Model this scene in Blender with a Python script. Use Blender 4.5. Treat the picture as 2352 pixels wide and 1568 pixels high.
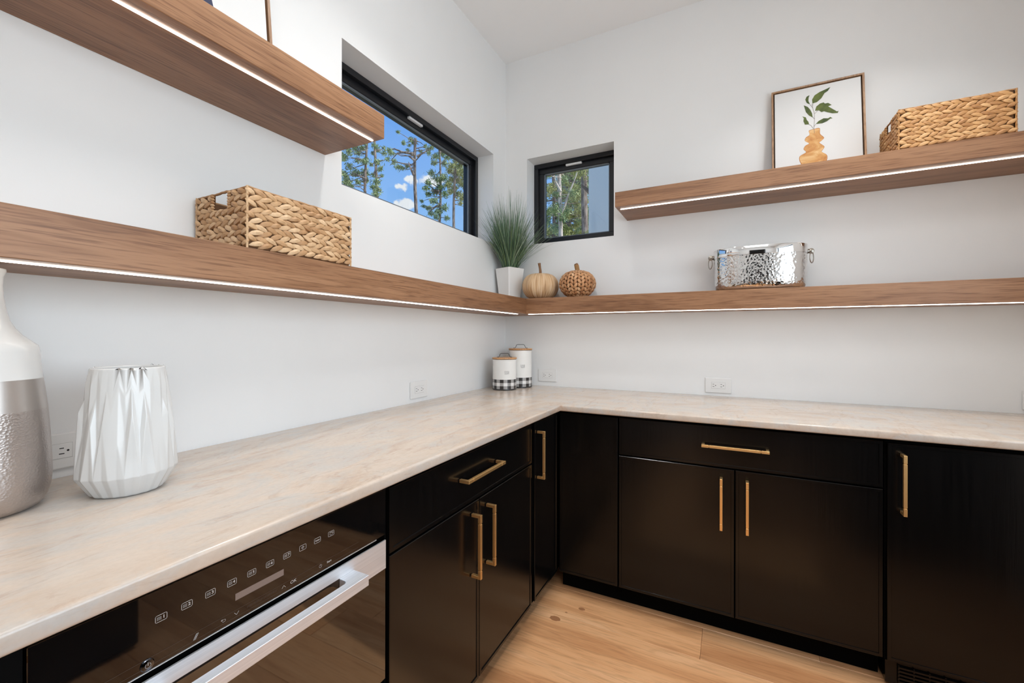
import bpy, bmesh, math, random
from mathutils import Vector, Matrix
random.seed(7)
R = math.radians
sc = bpy.context.scene
for o in list(bpy.data.objects):
    bpy.data.objects.remove(o)

# ------------------------------------------------------------------ camera
CAM = Vector((1.3902, -2.625, 1.2451)); YAW = 0.4718; FPX = 981.15; HOR = 770.84
cam = bpy.data.cameras.new('camera')
cam.sensor_fit = 'HORIZONTAL'; cam.sensor_width = 36.0
cam.lens = FPX * 36.0 / 2352.0
cam.shift_y = -(784 - HOR) / 2352.0
cam.clip_start = 0.02; cam.clip_end = 500
camo = bpy.data.objects.new('camera', cam)
camo.matrix_world = Matrix.Translation(CAM) @ Matrix.Rotation(YAW, 4, 'Z') @ Matrix.Rotation(R(90), 4, 'X') @ Matrix.Rotation(0.0013, 4, 'Z')
sc.collection.objects.link(camo); sc.camera = camo
FW = Vector((-math.sin(YAW), math.cos(YAW), 0)); RI = Vector((math.cos(YAW), math.sin(YAW), 0))
def at(px, py, depth):
    """point seen at a photo pixel, at a given distance ahead of the camera"""
    return CAM + FW * depth + RI * ((px - 1176) / FPX * depth) + Vector((0, 0, (HOR - py) / FPX * depth))

# ------------------------------------------------------------------ view
sc.view_settings.view_transform = 'Standard'
sc.view_settings.look = 'None'
sc.view_settings.gamma = 1.0
sc.view_settings.use_curve_mapping = False
sc.view_settings.exposure = 0.07

# ------------------------------------------------------------------ world: blue sky, small fair-weather clouds
w = bpy.data.worlds.new('sky'); sc.world = w; w.use_nodes = True
nt = w.node_tree; nt.nodes.clear()
def N(nt, t, **kw):
    n = nt.nodes.new(t)
    for k, v in kw.items(): setattr(n, k, v)
    return n
out = N(nt, 'ShaderNodeOutputWorld'); bg = N(nt, 'ShaderNodeBackground')
tc = N(nt, 'ShaderNodeTexCoord'); sep = N(nt, 'ShaderNodeSeparateXYZ')
nt.links.new(tc.outputs['Generated'], sep.inputs[0])
ramp = N(nt, 'ShaderNodeValToRGB')
ramp.color_ramp.elements[0].position = 0.0; ramp.color_ramp.elements[0].color = (0.62, 0.78, 0.95, 1)
ramp.color_ramp.elements[1].position = 0.75; ramp.color_ramp.elements[1].color = (0.07, 0.20, 0.62, 1)
e = ramp.color_ramp.elements.new(0.22); e.color = (0.30, 0.55, 0.95, 1)
e = ramp.color_ramp.elements.new(0.45); e.color = (0.16, 0.39, 0.90, 1)
nt.links.new(sep.outputs['Z'], ramp.inputs[0])
mp = N(nt, 'ShaderNodeMapping'); mp.inputs['Scale'].default_value = (7, 7, 19); mp.inputs['Location'].default_value = (0.35, 0.0, 0.2)
nt.links.new(tc.outputs['Generated'], mp.inputs[0])
nz = N(nt, 'ShaderNodeTexNoise'); nz.inputs['Scale'].default_value = 1.0; nz.inputs['Detail'].default_value = 6; nz.inputs['Roughness'].default_value = 0.55
nt.links.new(mp.outputs[0], nz.inputs['Vector'])
cr = N(nt, 'ShaderNodeValToRGB'); cr.color_ramp.elements[0].position = 0.64; cr.color_ramp.elements[1].position = 0.74
nt.links.new(nz.outputs['Fac'], cr.inputs[0])
wn = N(nt, 'ShaderNodeTexNoise'); wn.inputs['Scale'].default_value = 55.0; wn.inputs['Detail'].default_value = 5
nt.links.new(tc.outputs['Generated'], wn.inputs['Vector'])
wsub = N(nt, 'ShaderNodeVectorMath', operation='MULTIPLY_ADD'); wsub.inputs[1].default_value = (0.034, 0.034, 0.030); nt.links.new(wn.outputs['Color'], wsub.inputs[0]); nt.links.new(tc.outputs['Generated'], wsub.inputs[2])
fac = cr.outputs['Color']
for (cpx, cpy, rad_) in [(938, 466, 0.022), (916, 468, 0.016), (918, 431, 0.014), (944, 416, 0.016), (985, 415, 0.022), (1004, 418, 0.018), (1075, 500, 0.014)]:
    d_ = (at(cpx, cpy, 1.0) - CAM).normalized() + Vector((0.017, 0.017, 0.015))
    ds = N(nt, 'ShaderNodeVectorMath', operation='SUBTRACT'); nt.links.new(wsub.outputs[0], ds.inputs[0]); ds.inputs[1].default_value = d_
    sc3 = N(nt, 'ShaderNodeVectorMath', operation='MULTIPLY'); nt.links.new(ds.outputs[0], sc3.inputs[0]); sc3.inputs[1].default_value = (1, 1, 1.9)
    ln = N(nt, 'ShaderNodeVectorMath', operation='LENGTH'); nt.links.new(sc3.outputs[0], ln.inputs[0])
    mr = N(nt, 'ShaderNodeMapRange', interpolation_type='SMOOTHSTEP'); mr.inputs['From Min'].default_value = rad_ * 1.15; mr.inputs['From Max'].default_value = rad_ * 0.55
    nt.links.new(ln.outputs['Value'], mr.inputs['Value'])
    mxm = N(nt, 'ShaderNodeMath', operation='MAXIMUM'); nt.links.new(fac, mxm.inputs[0]); nt.links.new(mr.outputs[0], mxm.inputs[1]); fac = mxm.outputs[0]
mx = N(nt, 'ShaderNodeMix', data_type='RGBA')
nt.links.new(fac, mx.inputs['Factor']); nt.links.new(ramp.outputs['Color'], mx.inputs['A'])
mx.inputs['B'].default_value = (0.88, 0.90, 0.94, 1)
nt.links.new(mx.outputs['Result'], bg.inputs['Color']); bg.inputs['Strength'].default_value = 1.0
nt.links.new(bg.outputs[0], out.inputs['Surface'])

# ------------------------------------------------------------------ sun (over the roof, reaches only the trees)
sl = bpy.data.lights.new('sun', 'SUN'); sl.energy = 4.5; sl.angle = R(0.6); sl.color = (1.0, 0.93, 0.82)
so = bpy.data.objects.new('sun', sl)
so.rotation_euler = Vector((-1.0, -0.12, -1.15)).to_track_quat('-Z', 'Y').to_euler()
sc.collection.objects.link(so)

# ------------------------------------------------------------------ room downlights and added fill lights (positions; fixtures are built below)
ZCEIL = 3.13
DOWNLIGHTS = [(0.70, -1.35, 4.8), (0.70, -3.3, 0.8), (1.95, -0.74, 6.2), (1.95, -3.3, 1.0)]
FILL_PANEL = (1.45, -2.6, 0.9, 1.2, 2.4)          # added fill-light panel: x, y, size x, size y, watts
FILL_WINDOW = (-3.7, -1.1, 0.98, 2.35, 42)   # added window for fill light, unseen in the side wall: y0, y1, z0, z1, watts
LAMP_COL = (1.0, 0.98, 0.955)
LED_STRENGTH = 11.0

# ================================================================== helpers
COL = sc.collection
MATS = {}
def mat(name):
    m = bpy.data.materials.new(name); m.use_nodes = True
    MATS[name] = m
    return m, m.node_tree, m.node_tree.nodes['Principled BSDF']
def pm(name, col, rough=0.5, metal=0.0, ior=1.5, coat=0.0, spec=None):
    m, nt, b = mat(name)
    b.inputs['Base Color'].default_value = (*col, 1); b.inputs['Roughness'].default_value = rough
    b.inputs['Metallic'].default_value = metal; b.inputs['IOR'].default_value = ior
    b.inputs['Coat Weight'].default_value = coat
    if spec is not None: b.inputs['Specular IOR Level'].default_value = spec
    return m
def srgb(r, g, b):
    f = lambda c: (c / 12.92 if c <= 0.04045 else ((c + 0.055) / 1.055) ** 2.4)
    return (f(r / 255), f(g / 255), f(b / 255))
def bump(nt, b, src, strength, dist=0.001):
    bp = N(nt, 'ShaderNodeBump'); bp.inputs['Strength'].default_value = strength; bp.inputs['Distance'].default_value = dist
    nt.links.new(src, bp.inputs['Height']); nt.links.new(bp.outputs[0], b.inputs['Normal'])
def noise(nt, vec, scale, detail=4, rough=0.5, dist=0.0):
    n = N(nt, 'ShaderNodeTexNoise'); n.inputs['Scale'].default_value = scale; n.inputs['Detail'].default_value = detail
    n.inputs['Roughness'].default_value = rough; n.inputs['Distortion'].default_value = dist
    nt.links.new(vec, n.inputs['Vector']); return n.outputs['Fac']
def ramp_(nt, src, stops):
    r = N(nt, 'ShaderNodeValToRGB'); el = r.color_ramp.elements
    el[0].position, el[0].color = stops[0][0], (*stops[0][1], 1)
    el[1].position, el[1].color = stops[-1][0], (*stops[-1][1], 1)
    for p, c in stops[1:-1]:
        x = el.new(p); x.color = (*c, 1)
    nt.links.new(src, r.inputs[0]); return r.outputs['Color']
def mapping(nt, scale, rot=(0, 0, 0), loc=(0, 0, 0), coord='Object'):
    t = N(nt, 'ShaderNodeTexCoord'); m = N(nt, 'ShaderNodeMapping')
    m.inputs['Scale'].default_value = scale; m.inputs['Rotation'].default_value = rot; m.inputs['Location'].default_value = loc
    nt.links.new(t.outputs[coord], m.inputs[0]); return m.outputs[0]
def mixc(nt, fac, a, b, blend='MIX'):
    m = N(nt, 'ShaderNodeMix', data_type='RGBA', blend_type=blend)
    for s, v in (('Factor', fac), ('A', a), ('B', b)):
        if isinstance(v, (int, float)): m.inputs[s].default_value = v
        elif isinstance(v, tuple): m.inputs[s].default_value = (*v, 1)
        else: nt.links.new(v, m.inputs[s])
    return m.outputs['Result']

class MB:
    """collects faces and links them as ONE mesh object"""
    def __init__(s): s.v = []; s.f = []; s.m = []; s.uv = {}
    def add(s, vs, fs, mi=0):
        o = len(s.v); s.v += [tuple(x) for x in vs]
        for f in fs: s.f.append(tuple(i + o for i in f)); s.m.append(mi)
        return s
    def box(s, x0, x1, y0, y1, z0, z1, mi=0, bev=0.0, seg=2):
        if x0 > x1: x0, x1 = x1, x0
        if y0 > y1: y0, y1 = y1, y0
        if z0 > z1: z0, z1 = z1, z0
        vs = [(x0, y0, z0), (x1, y0, z0), (x1, y1, z0), (x0, y1, z0), (x0, y0, z1), (x1, y0, z1), (x1, y1, z1), (x0, y1, z1)]
        fs = [(0, 3, 2, 1), (4, 5, 6, 7), (0, 1, 5, 4), (1, 2, 6, 5), (2, 3, 7, 6), (3, 0, 4, 7)]
        if bev <= 0: return s.add(vs, fs, mi)
        bm = bmesh.new(); bv = [bm.verts.new(v) for v in vs]
        for f in fs: bm.faces.new([bv[i] for i in f])
        bmesh.ops.bevel(bm, geom=list(bm.edges), offset=bev, segments=seg, affect='EDGES', profile=0.5)
        bm.verts.index_update()
        s.add([v.co[:] for v in bm.verts], [[v.index for v in f.verts] for f in bm.faces], mi); bm.free(); return s
    def prism(s, poly, fn, w0, w1, mi=0):
        """polygon in (u,v) extruded from w0 to w1; fn maps (u,v,w) to a point"""
        n = len(poly)
        vs = [fn(u, v, w0) for u, v in poly] + [fn(u, v, w1) for u, v in poly]
        fs = [tuple(range(n))[::-1], tuple(range(n, 2 * n))] + [(i, (i + 1) % n, n + (i + 1) % n, n + i) for i in range(n)]
        return s.add(vs, fs, mi)
    def rings(s, rings, close=True, cap0=False, cap1=False, mi=0):
        n = len(rings[0]); vs = [p for r in rings for p in r]; fs = []
        for k in range(len(rings) - 1):
            for i in range(n if close else n - 1):
                j = (i + 1) % n
                fs.append((k * n + i, k * n + j, (k + 1) * n + j, (k + 1) * n + i))
        if cap0: fs.append(tuple(range(n))[::-1])
        if cap1: fs.append(tuple((len(rings) - 1) * n + i for i in range(n)))
        return s.add(vs, fs, mi)
    def lathe(s, c, prof, seg=48, cap0=True, cap1=False, sx=1.0, sy=1.0, mi=0):
        rs = [[(c[0] + r * sx * math.cos(2 * math.pi * i / seg), c[1] + r * sy * math.sin(2 * math.pi * i / seg), c[2] + z) for i in range(seg)] for r, z in prof]
        return s.rings(rs, True, cap0, cap1, mi)
    def tube(s, pts, rad, seg=8, cap=True, mi=0):
        pts = [Vector(p) for p in pts]; rs = []
        up = Vector((0, 0, 1)); t0 = (pts[1] - pts[0]).normalized()
        if abs(t0.dot(up)) > 0.9: up = Vector((1, 0, 0))
        a = t0.cross(up).normalized()
        for i, p in enumerate(pts):
            t = (pts[min(i + 1, len(pts) - 1)] - pts[max(i - 1, 0)]).normalized()
            a = (a - t * a.dot(t)).normalized(); b = t.cross(a)
            r = rad[i] if isinstance(rad, (list, tuple)) else rad
            rs.append([tuple(p + (a * math.cos(2 * math.pi * k / seg) + b * math.sin(2 * math.pi * k / seg)) * r) for k in range(seg)])
        return s.rings(rs, True, cap, cap, mi)
    def build(s, name, mats, parent=None, org=None, smooth=None, kind=None, label=None):
        me = bpy.data.meshes.new(name)
        if org is None: org = parent_org(parent)
        me.from_pydata([(a - org[0], b - org[1], c - org[2]) for a, b, c in s.v], [], s.f)
        for m in (mats if isinstance(mats, (list, tuple)) else [mats]):
            me.materials.append(MATS[m] if isinstance(m, str) else m)
        if any(s.m): me.polygons.foreach_set('material_index', s.m)
        bm = bmesh.new(); bm.from_mesh(me); bmesh.ops.recalc_face_normals(bm, faces=bm.faces); bm.to_mesh(me); bm.free()
        if smooth is not None:
            me.polygons.foreach_set('use_smooth', [True] * len(me.polygons))
            me.set_sharp_from_angle(angle=R(smooth))
        me.update()
        o = bpy.data.objects.new(name, me); COL.objects.link(o)
        if parent is not None: o.parent = parent
        else: o.location = org
        o['_org'] = list(org)
        if kind: o['kind'] = kind
        if label: o['label'] = label
        return o
def parent_org(p):
    if p is None: return (0, 0, 0)
    return tuple(p['_org'])
def thing(name, label, cat, loc, group=None):
    o = bpy.data.objects.new(name, None); COL.objects.link(o); o.location = loc; o.empty_display_size = 0.05
    o['_org'] = list(loc); o['label'] = label; o['category'] = cat
    if group: o['group'] = group
    return o
def tag(o, label, cat, group=None, kind=None):
    o['label'] = label; o['category'] = cat
    if group: o['group'] = group
    if kind: o['kind'] = kind
    return o
def struct(o, label=None):
    o['kind'] = 'structure'
    if label: o['label'] = label
    return o
def text_mesh(body, size, fn, name, mt, parent, sx=1.0, align='CENTER', offset=0.0):
    cu = bpy.data.curves.new('lettering', 'FONT'); cu.body = body; cu.size = size
    cu.align_x = align; cu.align_y = 'CENTER'; cu.resolution_u = 3; cu.offset = offset
    t = bpy.data.objects.new('lettering', cu); COL.objects.link(t)
    dg = bpy.context.evaluated_depsgraph_get(); me = bpy.data.meshes.new_from_object(t.evaluated_get(dg))
    bpy.data.objects.remove(t); bpy.data.curves.remove(cu)
    mb = MB(); mb.v = [fn(v.co.x * sx, v.co.y) for v in me.vertices]; mb.f = [tuple(p.vertices) for p in me.polygons]; mb.m = [0] * len(mb.f)
    bpy.data.meshes.remove(me)
    return mb.build(name, mt, parent)

# ================================================================== materials
def wood(name, axis, c_dark, c_mid, c_light, rough=0.42, fine=1.0, coord='Object', figure=0.6, pore=0.9):
    m, nt, b = mat(name)
    s_long = [11.0, 11.0, 11.0]; s_long[axis] = 0.9
    v = mapping(nt, tuple(s_long), coord=coord)
    n1 = noise(nt, v, 1.0, 3, 0.5, 0.7)
    wv = N(nt, 'ShaderNodeMath', operation='MULTIPLY'); nt.links.new(n1, wv.inputs[0]); wv.inputs[1].default_value = 34.0
    sn = N(nt, 'ShaderNodeMath', operation='SINE'); nt.links.new(wv.outputs[0], sn.inputs[0])
    c1 = ramp_(nt, n1, [(0.3, c_dark), (0.5, c_mid), (0.72, c_light)])
    s_f = [230.0 * fine] * 3; s_f[axis] = 7.0
    n2 = noise(nt, mapping(nt, tuple(s_f), coord=coord), 1.0, 3, 0.65, 0.2)
    line = ramp_(nt, sn.outputs[0], [(0.55, (1, 1, 1)), (0.98, (0.74, 0.68, 0.62))])
    c2 = mixc(nt, figure, c1, line, 'MULTIPLY')
    pores = ramp_(nt, n2, [(0.36, (0.56, 0.49, 0.44)), (0.50, (1, 1, 1))])
    c3 = mixc(nt, pore, c2, pores, 'MULTIPLY')
    nt.links.new(c3, b.inputs['Base Color']); b.inputs['Roughness'].default_value = rough
    bump(nt, b, n2, 0.25, 0.0006)
    return m
OAK = (srgb(128, 90, 62), srgb(151, 109, 77), srgb(163, 121, 88))
wood('oak_shelf_y', 1, *OAK); wood('oak_shelf_x', 0, *OAK)
wood('oak_frame', 2, srgb(150, 112, 80), srgb(170, 132, 98), srgb(185, 148, 114))
wood('oak_lid', 0, srgb(196, 142, 92), srgb(214, 162, 110), srgb(226, 178, 128))
for i, k in enumerate((0.86, 0.98, 1.06)):
    c = lambda r, g, bb: tuple(min(1, x * k) for x in srgb(r, g, bb))
    wood('floor_oak_%s' % 'abc'[i], 0, c(210, 150, 102), c(232, 176, 126), c(241, 191, 144), rough=0.33, fine=0.55, figure=0.32, pore=0.4)
# knots show in the floor material as round dark rings
pm('knot', srgb(168, 116, 78), 0.45)

m, nt, b = mat('wall_paint')
v = mapping(nt, (1, 1, 1)); n1 = noise(nt, v, 3.0, 3, 0.5)
nt.links.new(ramp_(nt, n1, [(0.3, (0.815, 0.818, 0.815)), (0.7, (0.835, 0.838, 0.835))]), b.inputs['Base Color'])
b.inputs['Roughness'].default_value = 0.6
bump(nt, b, noise(nt, v, 180.0, 3, 0.6), 0.12, 0.0008)
pm('ceiling_paint', (0.90, 0.902, 0.90), 0.8)

m, nt, b = mat('quartzite')
v = mapping(nt, (1.0, 1.0, 1.0), rot=(0, 0, R(28)))
tcq = N(nt, 'ShaderNodeTexCoord'); sq_ = N(nt, 'ShaderNodeSeparateXYZ'); nt.links.new(tcq.outputs['Object'], sq_.inputs[0])
isl = N(nt, 'ShaderNodeMath', operation='LESS_THAN'); nt.links.new(sq_.outputs['Y'], isl.inputs[0]); isl.inputs[1].default_value = -0.62
def slab_cols(scale, rot, warm):
    st = noise(nt, mapping(nt, scale, rot=rot), 1.5, 9, 0.68, 1.5)
    st2 = noise(nt, mapping(nt, tuple(c_ * 2.3 for c_ in scale), rot=rot, loc=(5, 2, 1)), 1.0, 8, 0.72, 2.2)
    big = noise(nt, mapping(nt, (1, 1, 1), loc=(1.5, 0.3, 0)), 2.6, 6, 0.6, 0.6)
    a_ = ramp_(nt, st, [(0.26, srgb(182, 163, 148)), (0.42, srgb(199, 184, 170)), (0.58, srgb(206, 194, 182)), (0.78, srgb(192, 174, 158))])
    tone = ramp_(nt, big, [(0.33, (1.0, 0.94, 0.885)), (0.52, (1.0, 0.975, 0.945)), (0.68, (0.985, 0.985, 0.985))] if warm else [(0.33, (1.0, 0.97, 0.94)), (0.6, (1.0, 0.99, 0.98))])
    c_ = mixc(nt, 1.0, a_, tone, 'MULTIPLY')
    return mixc(nt, 0.42, c_, ramp_(nt, st2, [(0.28, (0.80, 0.77, 0.74)), (0.46, (1, 1, 1))]), 'MULTIPLY')
cL = slab_cols((3.4, 1.1, 3.0), (0, 0, R(-9)), True); cR = slab_cols((1.1, 3.4, 3.0), (0, 0, R(5)), False)
c3 = mixc(nt, isl.outputs[0], cR, cL)
vn = noise(nt, mapping(nt, (2.4, 0.8, 2.0), rot=(0, 0, R(-14)), loc=(3.1, 0.7, 0)), 1.3, 6, 0.6, 0.8)
sub = N(nt, 'ShaderNodeMath', operation='SUBTRACT'); nt.links.new(vn, sub.inputs[0]); sub.inputs[1].default_value = 0.5
ab = N(nt, 'ShaderNodeMath', operation='ABSOLUTE'); nt.links.new(sub.outputs[0], ab.inputs[0])
vein = ramp_(nt, ab.outputs[0], [(0.0, srgb(196, 182, 168)), (0.008, (1, 1, 1))])
c4 = mixc(nt, 0.25, c3, vein, 'MULTIPLY')
gp = noise(nt, mapping(nt, (1.0, 0.55, 2.5), rot=(0, 0, R(-20)), loc=(0.4, 0.1, 0.6)), 7.0, 7, 0.68, 1.6)
c4 = mixc(nt, ramp_(nt, gp, [(0.46, (0, 0, 0)), (0.64, (0.8, 0.8, 0.8))]), c4, srgb(192, 188, 183))
gp2 = noise(nt, mapping(nt, (1.6, 0.5, 2.0), rot=(0, 0, R(-12)), loc=(7.4, 3.1, 0.6)), 9.0, 7, 0.7, 1.8)
c4 = mixc(nt, ramp_(nt, gp2, [(0.56, (0, 0, 0)), (0.72, (0.6, 0.6, 0.6))]), c4, srgb(176, 148, 128))
fine = noise(nt, v, 120.0, 4, 0.6)
c5 = mixc(nt, 0.25, c4, ramp_(nt, fine, [(0.3, (0.80, 0.78, 0.76)), (0.6, (1, 1, 1))]), 'MULTIPLY')
nt.links.new(c5, b.inputs['Base Color']); b.inputs['Roughness'].default_value = 0.16; b.inputs['Specular IOR Level'].default_value = 0.5

m, nt, b = mat('black_cabinet')
v = mapping(nt, (120, 120, 4.0)); n1 = noise(nt, v, 1.0, 3, 0.6)
nt.links.new(ramp_(nt, n1, [(0.3, (0.0022, 0.0021, 0.0022)), (0.7, (0.0048, 0.0044, 0.0042))]), b.inputs['Base Color'])
b.inputs['Roughness'].default_value = 0.20; b.inputs['IOR'].default_value = 1.38
bump(nt, b, n1, 0.22, 0.0005)
pm('black_void', (0.004, 0.004, 0.004), 0.8, spec=0.03)
m, nt, b = mat('brass'); b.inputs['Metallic'].default_value = 1.0; b.inputs['Base Color'].default_value = (*srgb(242, 202, 140), 1)
b.inputs['Roughness'].default_value = 0.45
m, nt, b = mat('brushed_steel'); b.inputs['Metallic'].default_value = 1.0
v = mapping(nt, (400, 3, 400)); n1 = noise(nt, v, 1.0, 2, 0.5)
nt.links.new(ramp_(nt, n1, [(0.3, (0.74, 0.76, 0.79)), (0.7, (0.84, 0.86, 0.89))]), b.inputs['Base Color']); b.inputs['Roughness'].default_value = 0.6
bump(nt, b, n1, 0.06, 0.0003)
pm('oven_glass', (0.004, 0.0035, 0.0035), 0.03, ior=1.72)
pm('oven_window', (0.012, 0.008, 0.006), 0.03, ior=1.72)
pm('oven_display', srgb(128, 112, 104), 0.2)
pm('oven_print', srgb(190, 184, 178), 0.5)
pm('oven_print_faint', srgb(90, 76, 66), 0.5)
pm('white_plastic', (0.80, 0.80, 0.79), 0.3)
pm('slot_black', (0.01, 0.01, 0.01), 0.5)
pm('outlet_line', (0.42, 0.42, 0.42), 0.5)
pm('white_ceramic', (0.66, 0.66, 0.65), 0.09)
pm('white_glaze', (0.70, 0.69, 0.67), 0.12)
m, nt, b = mat('silver_glaze'); b.inputs['Metallic'].default_value = 0.75; b.inputs['Base Color'].default_value = (*srgb(186, 178, 172), 1); b.inputs['Roughness'].default_value = 0.3
m, nt, b = mat('silver_hammered'); b.inputs['Metallic'].default_value = 0.8; b.inputs['Base Color'].default_value = (*srgb(182, 172, 166), 1); b.inputs['Roughness'].default_value = 0.3
vo = N(nt, 'ShaderNodeTexVoronoi'); vo.inputs['Scale'].default_value = 240.0
nt.links.new(mapping(nt, (1, 1, 1.25)), vo.inputs['Vector']); bump(nt, b, vo.outputs['Distance'], 0.4, 0.0012)
m, nt, b = mat('polished_steel'); b.inputs['Metallic'].default_value = 1.0; b.inputs['Base Color'].default_value = (0.80, 0.80, 0.80, 1); b.inputs['Roughness'].default_value = 0.05
m, nt, b = mat('hammered_steel'); b.inputs['Metallic'].default_value = 1.0; b.inputs['Base Color'].default_value = (0.70, 0.695, 0.69, 1); b.inputs['Roughness'].default_value = 0.11
vo = N(nt, 'ShaderNodeTexVoronoi'); vo.feature = 'SMOOTH_F1'; vo.inputs['Scale'].default_value = 85.0; vo.inputs['Smoothness'].default_value = 0.5
nt.links.new(mapping(nt, (1, 1, 1)), vo.inputs['Vector']); bump(nt, b, vo.outputs['Distance'], 0.35, 0.004)
pm('aged_nickel', (0.36, 0.33, 0.29), 0.3, 1.0)
m, nt, b = mat('window_black'); b.inputs['Base Color'].default_value = (0.008, 0.009, 0.012, 1); b.inputs['Roughness'].default_value = 0.3
pm('latch_white', (0.75, 0.75, 0.75), 0.4)
m, nt, b = mat('gasket'); b.inputs['Base Color'].default_value = (0.16, 0.18, 0.2, 1); b.inputs['Roughness'].default_value = 0.4
# window glass: clear with a mirror share
m = bpy.data.materials.new('window_glass'); MATS['window_glass'] = m; m.use_nodes = True; nt = m.node_tree; nt.nodes.clear()
o_ = N(nt, 'ShaderNodeOutputMaterial'); mxs = N(nt, 'ShaderNodeMixShader'); tr = N(nt, 'ShaderNodeBsdfTransparent'); gl = N(nt, 'ShaderNodeBsdfGlossy'); fr = N(nt, 'ShaderNodeFresnel')
tr.inputs['Color'].default_value = (0.95, 0.97, 0.97, 1); gl.inputs['Roughness'].default_value = 0.0; fr.inputs['IOR'].default_value = 1.25; lw = N(nt, 'ShaderNodeLayerWeight'); pw5 = N(nt, 'ShaderNodeMath', operation='POWER'); pw5.inputs[1].default_value = 4.0; mu = N(nt, 'ShaderNodeMath', operation='MULTIPLY_ADD'); mu.inputs[1].default_value = 0.5; mu.inputs[2].default_value = 0.03
nt.links.new(lw.outputs['Facing'], pw5.inputs[0]); nt.links.new(pw5.outputs[0], mu.inputs[0])
nt.links.new(mu.outputs[0], mxs.inputs[0]); nt.links.new(tr.outputs[0], mxs.inputs[1]); nt.links.new(gl.outputs[0], mxs.inputs[2]); nt.links.new(mxs.outputs[0], o_.inputs[0])
def emis(name, col, st):
    m = bpy.data.materials.new(name); MATS[name] = m; m.use_nodes = True; nt = m.node_tree; nt.nodes.clear()
    o_ = N(nt, 'ShaderNodeOutputMaterial'); e_ = N(nt, 'ShaderNodeEmission'); e_.inputs[0].default_value = (*col, 1); e_.inputs[1].default_value = st
    nt.links.new(e_.outputs[0], o_.inputs[0])
emis('led', (1.0, 0.93, 0.83), LED_STRENGTH)
emis('lamp_lens', LAMP_COL, 6.0)
# straw / hyacinth
def straw(name, a, bcol, c, rough=0.55, sc_=90.0):
    m, nt, b = mat(name)
    g = N(nt, 'ShaderNodeNewGeometry')
    v = mapping(nt, (1, 1, 1)); n1 = noise(nt, v, sc_, 3, 0.6); n2 = noise(nt, v, 14.0, 3, 0.5)
    rmp = ramp_(nt, g.outputs['Random Per Island'], [(0.0, a), (0.5, bcol), (1.0, c)])
    c2 = mixc(nt, 0.5, rmp, ramp_(nt, n1, [(0.3, (0.72, 0.66, 0.58)), (0.6, (1, 1, 1))]), 'MULTIPLY')
    c3 = mixc(nt, 0.35, c2, ramp_(nt, n2, [(0.35, (0.8, 0.7, 0.58)), (0.6, (1, 1, 1))]), 'MULTIPLY')
    nt.links.new(c3, b.inputs['Base Color']); b.inputs['Roughness'].default_value = rough
    bump(nt, b, n1, 0.3, 0.0008)
straw('hyacinth_pale', srgb(176, 134, 92), srgb(202, 164, 122), srgb(220, 188, 150))
straw('hyacinth_tan', srgb(178, 128, 78), srgb(204, 156, 102), srgb(220, 176, 124))
straw('hyacinth_rust', srgb(168, 116, 76), srgb(204, 152, 106), srgb(222, 182, 142))
pm('basket_core', srgb(104, 70, 40), 0.8)
pm('basket_rim', srgb(170, 130, 90), 0.7)
m, nt, b = mat('raffia')
v = mapping(nt, (75, 1.6, 1), coord='UV'); n1 = noise(nt, v, 1.0, 3, 0.65, 0.15)
nt.links.new(ramp_(nt, n1, [(0.28, srgb(128, 90, 58)), (0.42, srgb(196, 156, 112)), (0.56, srgb(214, 182, 144)), (0.74, srgb(224, 202, 174))]), b.inputs['Base Color'])
b.inputs['Roughness'].default_value = 0.6; bump(nt, b, n1, 0.5, 0.002)
pm('stem_brown', srgb(128, 92, 62), 0.7)
pm('twine', srgb(176, 132, 84), 0.7)
pm('pot_white', (0.80, 0.785, 0.765), 0.35)
pm('pot_soil', (0.05, 0.045, 0.03), 0.9)
m, nt, b = mat('grass')
g = N(nt, 'ShaderNodeNewGeometry')
nt.links.new(ramp_(nt, g.outputs['Random Per Island'], [(0.0, srgb(66, 90, 66)), (0.35, srgb(92, 120, 94)), (0.7, srgb(108, 132, 86)), (1.0, srgb(156, 176, 152))]), b.inputs['Base Color'])
b.inputs['Roughness'].default_value = 0.4
# canister prints
pm('enamel_white', (0.82, 0.81, 0.785), 0.15)
pm('plaid_black', (0.03, 0.026, 0.025), 0.25)
pm('plaid_white', (0.78, 0.77, 0.76), 0.25)
m, nt, b = mat('plaid_grey')
wv = N(nt, 'ShaderNodeTexWave'); wv.inputs['Scale'].default_value = 140.0; wv.bands_direction = 'DIAGONAL'
nt.links.new(mapping(nt, (1, 1, 1)), wv.inputs['Vector'])
nt.links.new(ramp_(nt, wv.outputs['Fac'], [(0.3, (0.12, 0.11, 0.105)), (0.7, (0.55, 0.54, 0.53))]), b.inputs['Base Color']); b.inputs['Roughness'].default_value = 0.25
pm('letter_grey', (0.16, 0.16, 0.16), 0.5)
pm('wire_black', (0.012, 0.012, 0.012), 0.4)
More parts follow.
